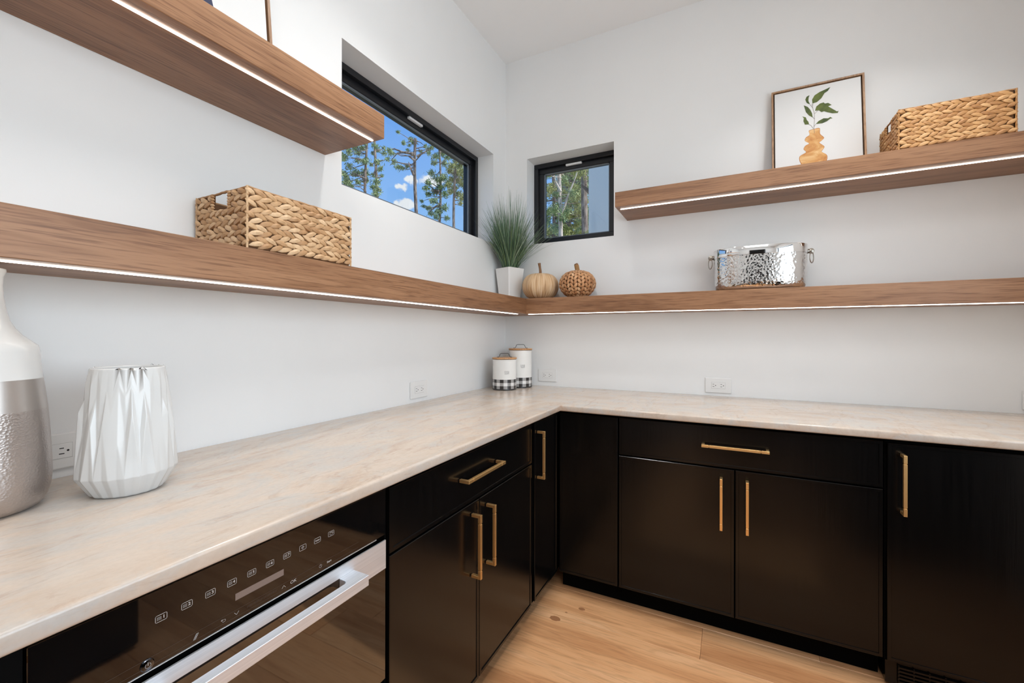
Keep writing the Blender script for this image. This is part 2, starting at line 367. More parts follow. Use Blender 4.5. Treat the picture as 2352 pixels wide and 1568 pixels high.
# pictures
pm('canvas', (0.74, 0.74, 0.735), 0.7); pm('frame_gap', srgb(70, 50, 36), 0.7)
m, nt, b = mat('print_leaf'); v = mapping(nt, (1, 1, 1)); n1 = noise(nt, v, 22, 3)
nt.links.new(ramp_(nt, n1, [(0.3, srgb(58, 74, 38)), (0.7, srgb(104, 116, 50))]), b.inputs['Base Color']); b.inputs['Roughness'].default_value = 0.7
m, nt, b = mat('print_vase'); v = mapping(nt, (1.4, 1, 3.0), rot=(0, R(35), 0)); n1 = noise(nt, v, 9, 6, 0.65, 0.8)
nt.links.new(ramp_(nt, n1, [(0.3, srgb(186, 118, 58)), (0.5, srgb(212, 158, 96)), (0.7, srgb(232, 196, 142))]), b.inputs['Base Color']); b.inputs['Roughness'].default_value = 0.7
pm('print_vase_edge', srgb(176, 108, 52), 0.7)
pm('print_stem', srgb(120, 110, 98), 0.7); pm('print_navy', srgb(52, 58, 84), 0.7)
# outdoors
m, nt, b = mat('stucco'); v = mapping(nt, (1, 1, 1)); n1 = noise(nt, v, 90, 4, 0.7)
b.inputs['Base Color'].default_value = (0.88, 0.87, 0.80, 1); b.inputs['Roughness'].default_value = 0.9; bump(nt, b, n1, 0.8, 0.006)
pm('fascia', srgb(96, 78, 64), 0.7)
m, nt, b = mat('bark'); v = mapping(nt, (9, 9, 2.2)); n1 = noise(nt, v, 1.5, 6, 0.7)
nt.links.new(ramp_(nt, n1, [(0.32, srgb(58, 50, 46)), (0.5, srgb(128, 112, 102)), (0.68, srgb(190, 174, 160))]), b.inputs['Base Color']); b.inputs['Roughness'].default_value = 0.9
bump(nt, b, n1, 0.8, 0.03)
m, nt, b = mat('bark_pale'); v = mapping(nt, (9, 9, 2.2)); n1 = noise(nt, v, 1.5, 6, 0.7)
nt.links.new(ramp_(nt, n1, [(0.3, srgb(120, 104, 96)), (0.5, srgb(206, 192, 180)), (0.68, srgb(236, 226, 216))]), b.inputs['Base Color']); b.inputs['Roughness'].default_value = 0.9
def leafmat(name, a, bcol, c):
    m, nt, b = mat(name); g = N(nt, 'ShaderNodeNewGeometry')
    nt.links.new(ramp_(nt, g.outputs['Random Per Island'], [(0.0, a), (0.55, bcol), (1.0, c)]), b.inputs['Base Color'])
    b.inputs['Roughness'].default_value = 0.6; b.inputs['Transmission Weight'].default_value = 0.0
leafmat('pine_needles', srgb(92, 116, 74), srgb(134, 160, 102), srgb(200, 212, 160))
leafmat('pine_needles_gold', srgb(110, 122, 66), srgb(166, 172, 98), srgb(216, 212, 148))
pm('ground', srgb(166, 160, 132), 0.95)

# ================================================================== setting: room shell
XR = 2.66; YF = -4.3; WT = 0.22
D1 = 0.669; D2 = 0.698; ZC = 0.914; TH = 0.03
WL = dict(y0=-1.408, y1=-0.173, b=1.852, t=2.441)
WR = dict(x0=0.1635, x1=0.753, b=1.861, t=2.442)
mb = MB(); mb.box(-WT, XR + WT, YF - WT, WT, -0.12, -0.02); struct(mb.build('floor', 'black_void'))
FLOOR = bpy.data.objects['floor']
mb = MB()
mb.box(-WT, 0, YF, WL['y0'], -0.12, ZCEIL).box(-WT, 0, WL['y1'], 0, -0.12, ZCEIL).box(-WT, 0, WL['y0'], WL['y1'], -0.12, WL['b']).box(-WT, 0, WL['y0'], WL['y1'], WL['t'], ZCEIL)
struct(mb.build('wall_left', 'wall_paint'), 'off-white painted wall with the long black window')
mb = MB()
mb.box(-WT, WR['x0'], 0, WT, -0.12, ZCEIL).box(WR['x1'], XR + WT, 0, WT, -0.12, ZCEIL).box(WR['x0'], WR['x1'], 0, WT, -0.12, WR['b']).box(WR['x0'], WR['x1'], 0, WT, WR['t'], ZCEIL)
struct(mb.build('wall_back', 'wall_paint'), 'off-white painted wall with the small square window')
mb = MB(); mb.box(XR, XR + WT, YF - WT, FILL_WINDOW[0], -0.12, ZCEIL).box(XR, XR + WT, FILL_WINDOW[1], 0, -0.12, ZCEIL).box(XR, XR + WT, FILL_WINDOW[0], FILL_WINDOW[1], -0.12, FILL_WINDOW[2]).box(XR, XR + WT, FILL_WINDOW[0], FILL_WINDOW[1], FILL_WINDOW[3], ZCEIL); struct(mb.build('wall_right', 'wall_paint'))
mb = MB(); mb.box(-WT, XR, YF - WT, YF, -0.12, ZCEIL); struct(mb.build('wall_front', 'wall_paint'))
mb = MB(); mb.box(-WT - 0.3, XR + WT + 0.3, YF - WT - 0.3, WT + 0.3, ZCEIL, ZCEIL + 0.25); struct(mb.build('ceiling', 'ceiling_paint'))

# floor planks (each one an object, running along x)
PW = 0.1985; y = -0.6305 + PW * 3
row = 0; prot = {}
while y > YF:
    y1 = y; y0 = max(y - PW, YF); x = 0.0 - [0.45, 1.2, 0.2, 0.9, 1.45, 0.6][row % 6]
    if abs(y1 + 0.6305) < 0.01: x = 1.288 - 1.9
    while x < XR:
        L = 1.9; xa, xb = max(x, 0), min(x + L, XR)
        if xb - xa > 0.02:
            mb = MB(); mb.box(xa + 0.0004, xb - 0.0004, y0 + 0.0004, y1 - 0.0004, -0.02, random.uniform(-0.0004, 0.0), bev=0.0011, seg=1)
            org = (xa + random.uniform(-8, 8), y0 + random.uniform(-8, 8), 0)
            pl = mb.build('plank', 'floor_oak_%s' % random.choice('abbc'), None, org=org); pl.parent = FLOOR
        x += L
    y -= PW; row += 1
# knots
for kx, ky, kr in [(0.705, -0.861, 0.016), (0.79, -0.745, 0.010), (0.99, -1.16, 0.014), (0.735, -0.80, 0.004), (1.55, -1.3, 0.012)]:
    mb = MB(); rings_ = []
    mb.add([(kx + kr * 1.5 * math.cos(t * math.pi / 8) * (1 + 0.15 * math.sin(3 * t)), ky + kr * math.sin(t * math.pi / 8), 0.0004) for t in range(16)], [tuple(range(16))])
    k = mb.build('knot', 'knot', None, org=(kx, ky, 0)); k.parent = FLOOR

# ------------------------------------------------------------------ windows
def window(name, fn, u0, u1, v0, v1, latch_u):
    """fn maps (u along wall, v up, w outwards depth) to world; frame sits at w=.12"""
    fb, sb = 0.030, 0.034
    cen = fn((u0 + u1) / 2, v0, 0.17)
    root = bpy.data.objects.new(name, None); COL.objects.link(root); root.location = cen; root['_org'] = list(cen); root['kind'] = 'structure'
    root.empty_display_size = 0.05
    def bar(mb, a0, a1, b0, b1, w0, w1, bev=0.002):
        p, q = fn(a0, b0, w0), fn(a1, b1, w1)
        mb.box(p[0], q[0], p[1], q[1], p[2], q[2], bev=bev, seg=1)
    for (n, a0, a1, b0, b1) in (('top', u0, u1, v1 - fb, v1), ('bottom', u0, u1, v0, v0 + fb), ('l', u0, u0 + fb, v0 + fb, v1 - fb), ('r', u1 - fb, u1, v0 + fb, v1 - fb)):
        mb = MB(); bar(mb, a0, a1, b0, b1, 0.118, 0.20); mb.build('window_frame', 'window_black', root)
    i0, i1, j0, j1 = u0 + fb, u1 - fb, v0 + fb, v1 - fb
    for (a0, a1, b0, b1) in ((i0, i1, j1 - sb, j1), (i0, i1, j0, j0 + sb), (i0, i0 + sb, j0 + sb, j1 - sb), (i1 - sb, i1, j0 + sb, j1 - sb)):
        mb = MB(); bar(mb, a0, a1, b0, b1, 0.142, 0.195); mb.build('sash', 'window_black', root)
    g0, g1, h0, h1 = i0 + sb, i1 - sb, j0 + sb, j1 - sb
    mb = MB()
    for (a0, a1, b0, b1) in ((g0, g1, h1 - 0.006, h1), (g0, g1, h0, h0 + 0.006), (g0, g0 + 0.006, h0, h1), (g1 - 0.006, g1, h0, h1)):
        bar(mb, a0, a1, b0, b1, 0.150, 0.160, 0)
    mb.build('gasket', 'gasket', root)
    mb = MB(); bar(mb, g0, g1, h0, h1, 0.166, 0.170, 0); mb.build('pane', 'window_glass', root)
    mb = MB(); bar(mb, latch_u - 0.055, latch_u + 0.055, j1 - 0.013, j1 - 0.001, 0.124, 0.140, 0.001); mb.build('latch_label', 'latch_white', root, label='white label strip on the top of the frame')
    return root
window('window_1', lambda u, v, w: (-w, u, v), WL['y0'], WL['y1'], WL['b'], WL['t'], -0.80)
window('window_2', lambda u, v, w: (u, w, v), WR['x0'], WR['x1'], WR['b'], WR['t'], 0.45)

# ================================================================== worktop (one L-shaped slab)
mb = MB()
poly = [(0.002, -0.002), (XR - 0.002, -0.002), (XR - 0.002, -D2), (D1, -D2), (D1, YF + 0.3), (0.002, YF + 0.3)]
bm = bmesh.new(); bvs = [bm.verts.new((x, y, ZC - TH)) for x, y in poly]; f0 = bm.faces.new(bvs)
ex = bmesh.ops.extrude_face_region(bm, geom=[f0]); tv = [g for g in ex['geom'] if isinstance(g, bmesh.types.BMVert)]
bmesh.ops.translate(bm, verts=tv, vec=(0, 0, TH))
bmesh.ops.recalc_face_normals(bm, faces=bm.faces)
edges = [e_ for e_ in bm.edges if abs(e_.verts[0].co.z - e_.verts[1].co.z) < 1e-5 and ((abs(e_.verts[0].co.x - D1) < 1e-4 and abs(e_.verts[1].co.x - D1) < 1e-4) or (abs(e_.verts[0].co.y + D2) < 1e-4 and abs(e_.verts[1].co.y + D2) < 1e-4))]
bmesh.ops.bevel(bm, geom=edges, offset=0.007, segments=4, affect='EDGES', profile=0.5)
bm.verts.index_update(); mb.add([v.co[:] for v in bm.verts], [[v.index for v in f.verts] for f in bm.faces]); bm.free()
tag(mb.build('worktop', 'quartzite', smooth=35), 'continuous L-shaped cream quartzite worktop with grey veins over the black cabinets', 'worktop')

# ================================================================== base cabinets
FX = 0.644; FY = -0.673
LEFT = lambda u, v, w: (FX + w, u, v)        # u=y, v=z, w = out of the face
RIGHT = lambda u, v, w: (u, FY - w, v)       # u=x
def fbox(mb, fn, u0, u1, v0, v1, w0, w1, bev=0.0, seg=1):
    p, q = fn(u0, v0, w0), fn(u1, v1, w1)
    return mb.box(p[0], q[0], p[1], q[1], p[2], q[2], bev=bev, seg=seg)
def slab(name, fn, u0, u1, v0, v1, parent, rim=0.011, rec=0.0028, th=0.02):
    """flat door with a thin raised rim"""
    mb = MB()
    def ring(i, w): return [fn(u0 + i, v0 + i, w), fn(u1 - i, v0 + i, w), fn(u1 - i, v1 - i, w), fn(u0 + i, v1 - i, w)]
    mb.rings([ring(0, -th), ring(0, -0.0015), ring(0.0015, 0), ring(rim, 0), ring(rim + 0.001, -rec), ring(rim + 0.0035, -rec)], True, True, True)
    return mb.build(name, 'black_cabinet', parent)
def pull(fn, u0, u1, v0, v1, parent):
    """square bar pull; runs along the longer of u and v. The bar has waists near both ends."""
    mb = MB(); s = 0.0052; out = 0.036; horiz = abs(u1 - u0) > abs(v1 - v0)
    a0, a1 = (u0, u1) if horiz else (v0, v1); c = (v0 + v1) / 2 if horiz else (u0 + u1) / 2
    def seg(p0, p1, r, w0=out - 0.0104, w1=out):
        d = 0.0052 - r
        if horiz: fbox(mb, fn, p0, p1, c - r, c + r, w0 + d, w1 - d, 0.0007)
        else: fbox(mb, fn, c - r, c + r, p0, p1, w0 + d, w1 - d, 0.0007)
    n = 0.027
    seg(a0, a0 + n, s); seg(a0 + n - 0.0005, a0 + n + 0.003, s - 0.0015); seg(a0 + n + 0.0025, a1 - n - 0.0025, s); seg(a1 - n - 0.003, a1 - n + 0.0005, s - 0.0015); seg(a1 - n, a1, s)
    for p in (a0, a1 - 2 * s): seg(p, p + 2 * s, s, 0.0, out - 0.0095)
    return mb.build('handle', 'brass', parent, label='champagne brass square bar pull')
def carcass(root, fn, u0, u1, depth, toe_set=0.075, z0=0.1, z1=ZC - TH - 0.002):
    mb = MB(); fbox(mb, fn, u0, u1, z0, z1, -depth, -0.0205); mb.build('body', 'black_void', root)
    mb = MB(); fbox(mb, fn, u0, u1, 0.0, z0, -depth, -toe_set); mb.build('toe_kick', 'black_void', root)
ZD0, ZD1, ZW0, ZW1 = 0.103, 0.7005, 0.7065, 0.869
# left: drawer over two doors
cl = thing('base_cabinet', 'black base cabinet, one drawer over two doors, between oven and narrow corner door', 'cabinet', (0.33, -1.40, 0))
carcass(cl, LEFT, -1.834, -0.962, 0.62)
d = slab('drawer_front', LEFT, -1.824, -0.976, ZW0, ZW1, cl); pull(LEFT, -1.5205, -1.2795, 0.7895, 0.7999, d)
d = slab('door', LEFT, -1.824, -1.402, ZD0, ZD1, cl); pull(LEFT, -1.451, -1.4406, 0.461, 0.668, d)
d = slab('door', LEFT, -1.398, -0.976, ZD0, ZD1, cl); pull(LEFT, -1.3572, -1.3468, 0.461, 0.668, d)
# left: narrow corner cabinet
cn = thing('corner_cabinet', 'narrow black cabinet with one tall door and brass pull in the corner', 'cabinet', (0.33, -0.5, 0))
carcass(cn, LEFT, -0.961, -0.03, 0.62)
d = slab('door', LEFT, -0.944, -0.676, ZD0, ZW1, cn); pull(LEFT, -0.9222, -0.9118, 0.625, 0.832, d)
# right: blind corner panel
cp = thing('filler_cabinet', 'plain black filler cabinet front without a pull, in the inner corner', 'cabinet', (0.79, -0.35, 0))
mb = MB(); mb.box(0.6455, 0.937, -0.652, -0.03, 0.1, ZC - TH - 0.002); mb.build('body', 'black_void', cp)
mb = MB(); mb.box(0.6455, 0.937, -0.598, -0.03, 0.0, 0.1); mb.build('toe_kick', 'black_void', cp)
slab('panel', RIGHT, 0.655, 0.934, ZD0, ZW1 + 0.003, cp)
# right: drawer over two doors
cr_ = thing('base_cabinet', 'wide black base cabinet, one drawer over two doors, next to the refrigerator', 'cabinet', (1.408, -0.35, 0))
carcass(cr_, RIGHT, 0.938, 1.880, 0.64)
d = slab('drawer_front', RIGHT, 0.941, 1.876, ZW0, ZW1 + 0.003, cr_); pull(RIGHT, 1.2860, 1.5270, 0.7888, 0.7992, d)
d = slab('door', RIGHT, 0.941, 1.4065, ZD0, ZD1, cr_); pull(RIGHT, 1.3538, 1.3642, 0.460, 0.668, d)
d = slab('door', RIGHT, 1.4105, 1.876, ZD0, ZD1, cr_); pull(RIGHT, 1.4466, 1.4570, 0.460, 0.668, d)
# right: panel-front refrigerator
fr_ = thing('undercounter_refrigerator', 'undercounter refrigerator behind one large black panel door with a brass pull and floor grille', 'refrigerator', (2.187, -0.35, 0))
mb = MB(); mb.box(1.884, 2.49, -0.652, -0.03, 0.09, ZC - TH - 0.002); mb.build('body', 'black_void', fr_)
d = slab('door', RIGHT, 1.888, 2.486, ZD0 - 0.004, ZW1 - 0.002, fr_); pull(RIGHT, 1.9218, 1.9322, 0.626, 0.835, d)
mb = MB(); mb.box(1.886, 2.488, -0.655, -0.03, 0.012, 0.0895)
gr_ = mb.build('base_grille', 'black_cabinet', fr_)
for k in range(5):
    mb = MB(); mb.box(1.92, 2.455, -0.664, -0.654, 0.024 + k * 0.0125, 0.030 + k * 0.0125); mb.build('grille_slat', 'black_cabinet', gr_)
for k in range(14):
    mb = MB(); mb.box(1.92 + k * 0.041, 1.924 + k * 0.041, -0.662, -0.654, 0.02, 0.084); mb.build('grille_bar', 'black_cabinet', gr_)
# right end filler up to the wall
ce = thing('end_cabinet', 'slim black filler cabinet between the refrigerator and the side wall', 'cabinet', (2.575, -0.35, 0))
carcass(ce, RIGHT, 2.494, XR - 0.004, 0.64)
slab('panel', RIGHT, 2.497, XR - 0.006, ZD0, ZW1, ce)
# left: cabinet under and beside the oven
co = thing('oven_cabinet', 'black cabinet housing around the built-in oven', 'cabinet', (0.33, -2.136, 0))
mb = MB(); fbox(mb, LEFT, -1.8365, -1.8345, 0.1, 0.878, -0.62, -0.004); fbox(mb, LEFT, -2.455, -2.4365, 0.1, 0.878, -0.62, -0.004)
fbox(mb, LEFT, -2.4365, -1.8365, 0.40, 0.408, -0.62, -0.02); fbox(mb, LEFT, -2.4365, -1.8365, 0.10, 0.40, -0.62, -0.0205); mb.build('body', 'black_void', co)
mb = MB(); fbox(mb, LEFT, -2.455, -1.836, 0, 0.0995, -0.62, -0.075); mb.build('toe_kick', 'black_cabinet', co)
d = slab('drawer_front', LEFT, -2.452, -1.838, ZD0, 0.398, co); pull(LEFT, -2.2605, -2.0195, 0.345, 0.3554, d)
cf = thing('base_cabinet', 'black two-door base cabinet beyond the oven, under the tall vase', 'cabinet', (0.33, -3.0, 0))
carcass(cf, LEFT, -3.98, -2.457, 0.62)
for a, bb, h in ((-3.22, -2.46, -2.50), (-3.98, -3.224, -3.26)):
    d = slab('door', LEFT, a, bb, ZD0, ZW1, cf); pull(LEFT, h - 0.0052, h + 0.0052, 0.625, 0.832, d)

# ================================================================== built-in oven
ov = thing('built_in_oven', 'black glass built-in speed oven with steel handle bar and touch controls', 'oven', (0.33, -2.136, 0.409))
YA, YB = -2.434, -1.8385
mb = MB(); fbox(mb, LEFT, YA + 0.01, YB - 0.01, 0.4095, 0.868, -0.55, -0.022); mb.build('body', 'black_void', ov)
mb = MB(); fbox(mb, LEFT, YA, YB, 0.7615, 0.872, -0.0215, 0.0, 0.0008); cpn = mb.build('control_panel', 'oven_glass', ov)
mb = MB(); fbox(mb, LEFT, YA, -1.869, 0.7603, 0.7615, -0.02, 0.0010); mb.build('trim_strip', 'brushed_steel', ov)
# door
mb = MB(); fbox(mb, LEFT, YA, YB, 0.4115, 0.680, -0.02, 0.0, 0.0008); fbox(mb, LEFT, -2.335, -1.9375, 0.6795, 0.7238, -0.02, 0.0); fbox(mb, LEFT, YA, YB, 0.6805, 0.738, -0.021, -0.003); odr = mb.build('door', 'oven_glass', ov)
mb = MB(); fbox(mb, LEFT, YA + 0.1, YB - 0.1, 0.455, 0.7235, 0.0001, 0.0003); mb.build('door_window', 'oven_window', odr)
mb = MB(); pz = [(YA, 0.680), (-2.3355, 0.680), (-2.3355, 0.724), (-1.937, 0.724), (-1.937, 0.680), (YB, 0.680), (YB, 0.7485), (YA, 0.7485)]
mb.prism(pz, LEFT, -0.0025, 0.001); mb.build('steel_strip', 'brushed_steel', odr)
# handle: bar with a solid return at each end, inner corner rounded
HY0, HY1 = -2.3355, -1.937; hz0, hz1 = 0.701, 0.7238; o0, o1 = 0.0003, 0.046
def arc(cx, cy, r, a0, a1, n=5): return [(cx + r * math.cos(R(a0 + (a1 - a0) * i / n)), cy + r * math.sin(R(a0 + (a1 - a0) * i / n))) for i in range(n + 1)]
pp = [(HY0, o0), (HY0, o1), (HY1, o1), (HY1, o0), (HY1 - 0.040, o0)] + arc(HY1 - 0.050, 0.016, 0.010, 0, 90) + arc(HY0 + 0.050, 0.016, 0.010, 90, 180) + [(HY0 + 0.040, o0)]
mb = MB()
n = len(pp)
vs = [LEFT(u, hz0, w_) for u, w_ in pp] + [LEFT(u, hz1, w_) for u, w_ in pp]
bm = bmesh.new(); bv = [bm.verts.new(v) for v in vs]
bm.faces.new(bv[:n][::-1]); bm.faces.new(bv[n:])
for i in range(n): bm.faces.new((bv[i], bv[(i + 1) % n], bv[n + (i + 1) % n], bv[n + i]))
bmesh.ops.recalc_face_normals(bm, faces=bm.faces)
bmesh.ops.bevel(bm, geom=[e_ for e_ in bm.edges if e_.calc_face_angle(0) > R(60)], offset=0.0008, segments=1, affect='EDGES')
bmesh.ops.triangulate(bm, faces=[f for f in bm.faces if len(f.verts) > 4]); bm.verts.index_update()
mb.add([v.co[:] for v in bm.verts], [[v.index for v in f.verts] for f in bm.faces]); bm.free()
mb.build('handle', 'brushed_steel', odr, smooth=25, label='brushed steel bar handle with squared ends')
# printed symbols (flat print on the glass)
PRT = 0.0004
def ribbon(mb, pts, wd, closed=False):
    P = [Vector(p) for p in pts]; n = len(P)
    for i in range(n if closed else n - 1):
        a, b_ = P[i], P[(i + 1) % n]; d_ = (b_ - a).normalized(); q = Vector((-d_.y, d_.x)) * wd / 2; d_ = d_ * wd / 2
        c4 = [a - d_ + q, b_ + d_ + q, b_ + d_ - q, a - d_ - q]
        mb.add([LEFT(p.x, p.y, PRT) for p in c4], [(0, 1, 2, 3)])
def rrect(cu, cv, w_, h, r=0.0012): 
    x0, x1, y0, y1 = cu - w_ / 2, cu + w_ / 2, cv - h / 2, cv + h / 2
    return [(x0 + r, y0), (x1 - r, y0), (x1, y0 + r), (x1, y1 - r), (x1 - r, y1), (x0 + r, y1), (x0, y1 - r), (x0, y0 + r)]
LW = 0.0007
prt = lambda u, v: LEFT(u, v, PRT)
for i in range(10):
    u = -2.2990 + i * 0.03344; v = 0.8295
    mb = MB(); ribbon(mb, rrect(u, v, 0.0145, 0.0098), LW, True)
    if i < 7:
        for k in (-1, 0, 1):
            ribbon(mb, [(u - 0.0052 + 0.0013 * j, v + k * 0.0018 + (0.0005 if j % 2 else -0.0003)) for j in range(5)], 0.0006)
    elif i == 7:   # bowl with a drop
        ribbon(mb, arc(u, v + 0.0006, 0.0028, 180, 360, 6), 0.0006); ribbon(mb, [(u - 0.0034, v + 0.0008), (u + 0.0034, v + 0.0008)], 0.0006)
        ribbon(mb, arc(u, v + 0.0006, 0.0020, 20, 160, 5), 0.0005); ribbon(mb, [(u, v + 0.0024), (u, v - 0.0030)], 0.0005)
    elif i == 9:   # pan with lid
        ribbon(mb, rrect(u - 0.0002, v - 0.0002, 0.0064, 0.0046, 0.001), 0.0006, True); ribbon(mb, [(u + 0.003, v + 0.0014), (u + 0.0048, v + 0.0026), (u + 0.0048, v - 0.0008)], 0.0005)
        ribbon(mb, [(u - 0.0034, v + 0.0026), (u + 0.0022, v + 0.0032)], 0.0005)
    ic = mb.build('touch_icon', 'oven_print', cpn)
    if i < 7: text_mesh(str(i + 1), 0.0068, lambda a, b_, u=u, v=v: prt(u + 0.0033 + a, v + b_), 'touch_icon', 'oven_print', cpn, 1.1, offset=0.00015)
    if i == 8: text_mesh('Auto', 0.0052, lambda a, b_, u=u, v=v: prt(u + a, v + b_), 'touch_icon', 'oven_print', cpn, 1.05, offset=0.0001)
mb = MB(); fbox(mb, LEFT, -2.193, -2.105, 0.7955, 0.8070, 0.0001, 0.0003); mb.build('display', 'oven_display', cpn, label='pale blank display bar')
mb = MB(); ribbon(mb, [(YA + 0.02, 0.7795), (-1.925, 0.7795)], 0.0003); ribbon(mb, [(YA + 0.02, 0.7680), (-1.925, 0.7680)], 0.0003)
for k in range(24):
    uu = -2.173 + k * 0.0023; ribbon(mb, [(uu, 0.7725), (uu, 0.7760)], 0.0004)
mb.build('slider_print', 'oven_print_faint', cpn)
v = 0.7735
for strokes in ([([(-2.1945, v + 0.002), (-2.191, v - 0.0022), (-2.1875, v + 0.002)], 0.0006, False)],
                [([(-2.1085, v - 0.002), (-2.105, v + 0.0022), (-2.1015, v - 0.002)], 0.0006, False)],
                [([(-2.2155, v + 0.0012), (-2.2105, v + 0.0012)] + arc(-2.2105, v - 0.0006, 0.0018, 90, -90, 6) + [(-2.2135, v - 0.0024)], 0.0005, False), ([(-2.2140, v + 0.0026), (-2.2158, v + 0.0012), (-2.2140, v - 0.0002)], 0.0005, False)],
                [(arc(-2.024, v, 0.0032, 0, 360, 16), 0.0006, False), ([(-2.024, v + 0.002), (-2.024, v - 0.0003), (-2.0225, v - 0.0003)], 0.0005, False)],
                [([(-2.2565, v - 0.0045), (-2.2535, v - 0.0045), (-2.2495, v + 0.0030), (-2.2525, v + 0.0030)], 0.0006, True), ([(-2.2545, v - 0.0025), (-2.2520, v - 0.0025)], 0.0005, False), ([(-2.2535, v - 0.0005), (-2.2510, v - 0.0005)], 0.0005, False), ([(-2.2545, v - 0.0038), (-2.2515, v + 0.0022)], 0.0004, False)]):
    mb = MB()
    for p_, w_, c_ in strokes: ribbon(mb, p_, w_, c_)
    mb.build('touch_icon', 'oven_print', cpn)
text_mesh('OK', 0.0085, lambda a, b_: prt(-2.085 + a, v + b_), 'touch_icon', 'oven_print', cpn, 1.05)
text_mesh('Start', 0.0058, lambda a, b_: prt(-2.003 + a, v + b_), 'touch_icon', 'oven_print', cpn, 1.0, offset=0.0001)
# power button (raised dot)
mb = MB(); ring_ = lambda r, w_: [LEFT(-2.316 + r * math.cos(2 * math.pi * i / 24), 0.7712 + r * math.sin(2 * math.pi * i / 24), w_) for i in range(24)]
mb.rings([ring_(0.0085, 0), ring_(0.0085, 0.001), ring_(0.0075, 0.0022), ring_(0.004, 0.0026)], True, False, True)
pm('dark_chrome', (0.10, 0.11, 0.13), 0.12, 1.0)
pb = mb.build('power_button', 'dark_chrome', cpn, label='round dark metal power button')
PRT = 0.0029
mb = MB(); ribbon(mb, arc(-2.316, 0.7712, 0.0034, -230, 50, 12), 0.0007); ribbon(mb, [(-2.316, 0.7715), (-2.316, 0.7755)], 0.0007); mb.build('power_symbol', 'oven_print', pb)

# ================================================================== floating shelves with LED strips
def shelf(name, label, axis, l0, l1, depth, zb, zt, back=0.0, led=(None, None), led_off=0.046):
    """axis 1: runs along y on the left wall; axis 0: runs along x on the back wall"""
    fn = (lambda l, w_, z: (w_, l, z)) if axis == 1 else (lambda l, w_, z: (l, -w_, z))
    cen = fn((l0 + l1) / 2, 0.0, zb)
    root = thing(name, label, 'shelf', cen)
    gw, gd = 0.0072, 0.012; wc = depth - led_off
    a, b_ = wc - gw / 2, wc + gw / 2
    e0 = led[0] if led[0] is not None else l0; e1 = led[1] if led[1] is not None else l1
    prof = [(back + 0.001, zb), (a, zb), (a, zb + gd), (b_, zb + gd), (b_, zb), (depth - 0.0015, zb), (depth, zb + 0.0015), (depth, zt - 0.0015), (depth - 0.0015, zt), (back + 0.001, zt)]
    mb = MB()
    segs = [(e0, e1, prof)]
    solid = [(back + 0.001, zb), (depth - 0.0015, zb), (depth, zb + 0.0015), (depth, zt - 0.0015), (depth - 0.0015, zt), (back + 0.001, zt)]
    if e0 > l0 + 1e-4: segs.append((l0, e0, solid))
    if e1 < l1 - 1e-4: segs.append((e1, l1, solid))
    mt = 'oak_shelf_y' if axis == 1 else 'oak_shelf_x'
    for s0, s1, pr in segs:
        mb.prism([(p[0], p[1]) for p in pr], lambda u, v, w_: fn(w_, u, v), s0, s1)
    mb.build('board', mt, root)
    mb = MB(); p, q = fn(e0 + 0.001, a + 0.0004, zb - 0.0026), fn(e1 - 0.001, b_ - 0.0004, zb + gd - 0.001)
    mb.box(p[0], q[0], p[1], q[1], p[2], q[2]); mb.build('led_strip', 'led', root, label='glowing white LED strip set into the underside')
    return root
LSD, RSD, LZB, LZT = 0.270, 0.239, 1.380, 1.475
UZB, UZT = 1.9395, 2.0225
shelf('floating_shelf', 'lower oak floating shelf with lit LED strip running along the long-window wall', 1, -3.9, -0.001, LSD, LZB, LZT, led=(-3.88, -0.26), led_off=0.048)
shelf('floating_shelf', 'lower oak floating shelf with lit LED strip along the square-window wall, holding the steel tub', 0, LSD + 0.0006, XR - 0.002, RSD, LZB, LZT, led=(LSD + 0.002, XR - 0.01), led_off=0.030)
shelf('floating_shelf', 'upper oak floating shelf ending in front of the long window, LED strip beneath', 1, -3.9, -1.487, 0.302, UZB, UZT, led=(-3.88, -1.496))
shelf('floating_shelf', 'upper oak floating shelf starting beside the square window, holding a framed print', 0, 0.8355, XR - 0.002, 0.313, UZB + 0.003, UZT - 0.001, led=(0.852, XR - 0.01), led_off=0.055)

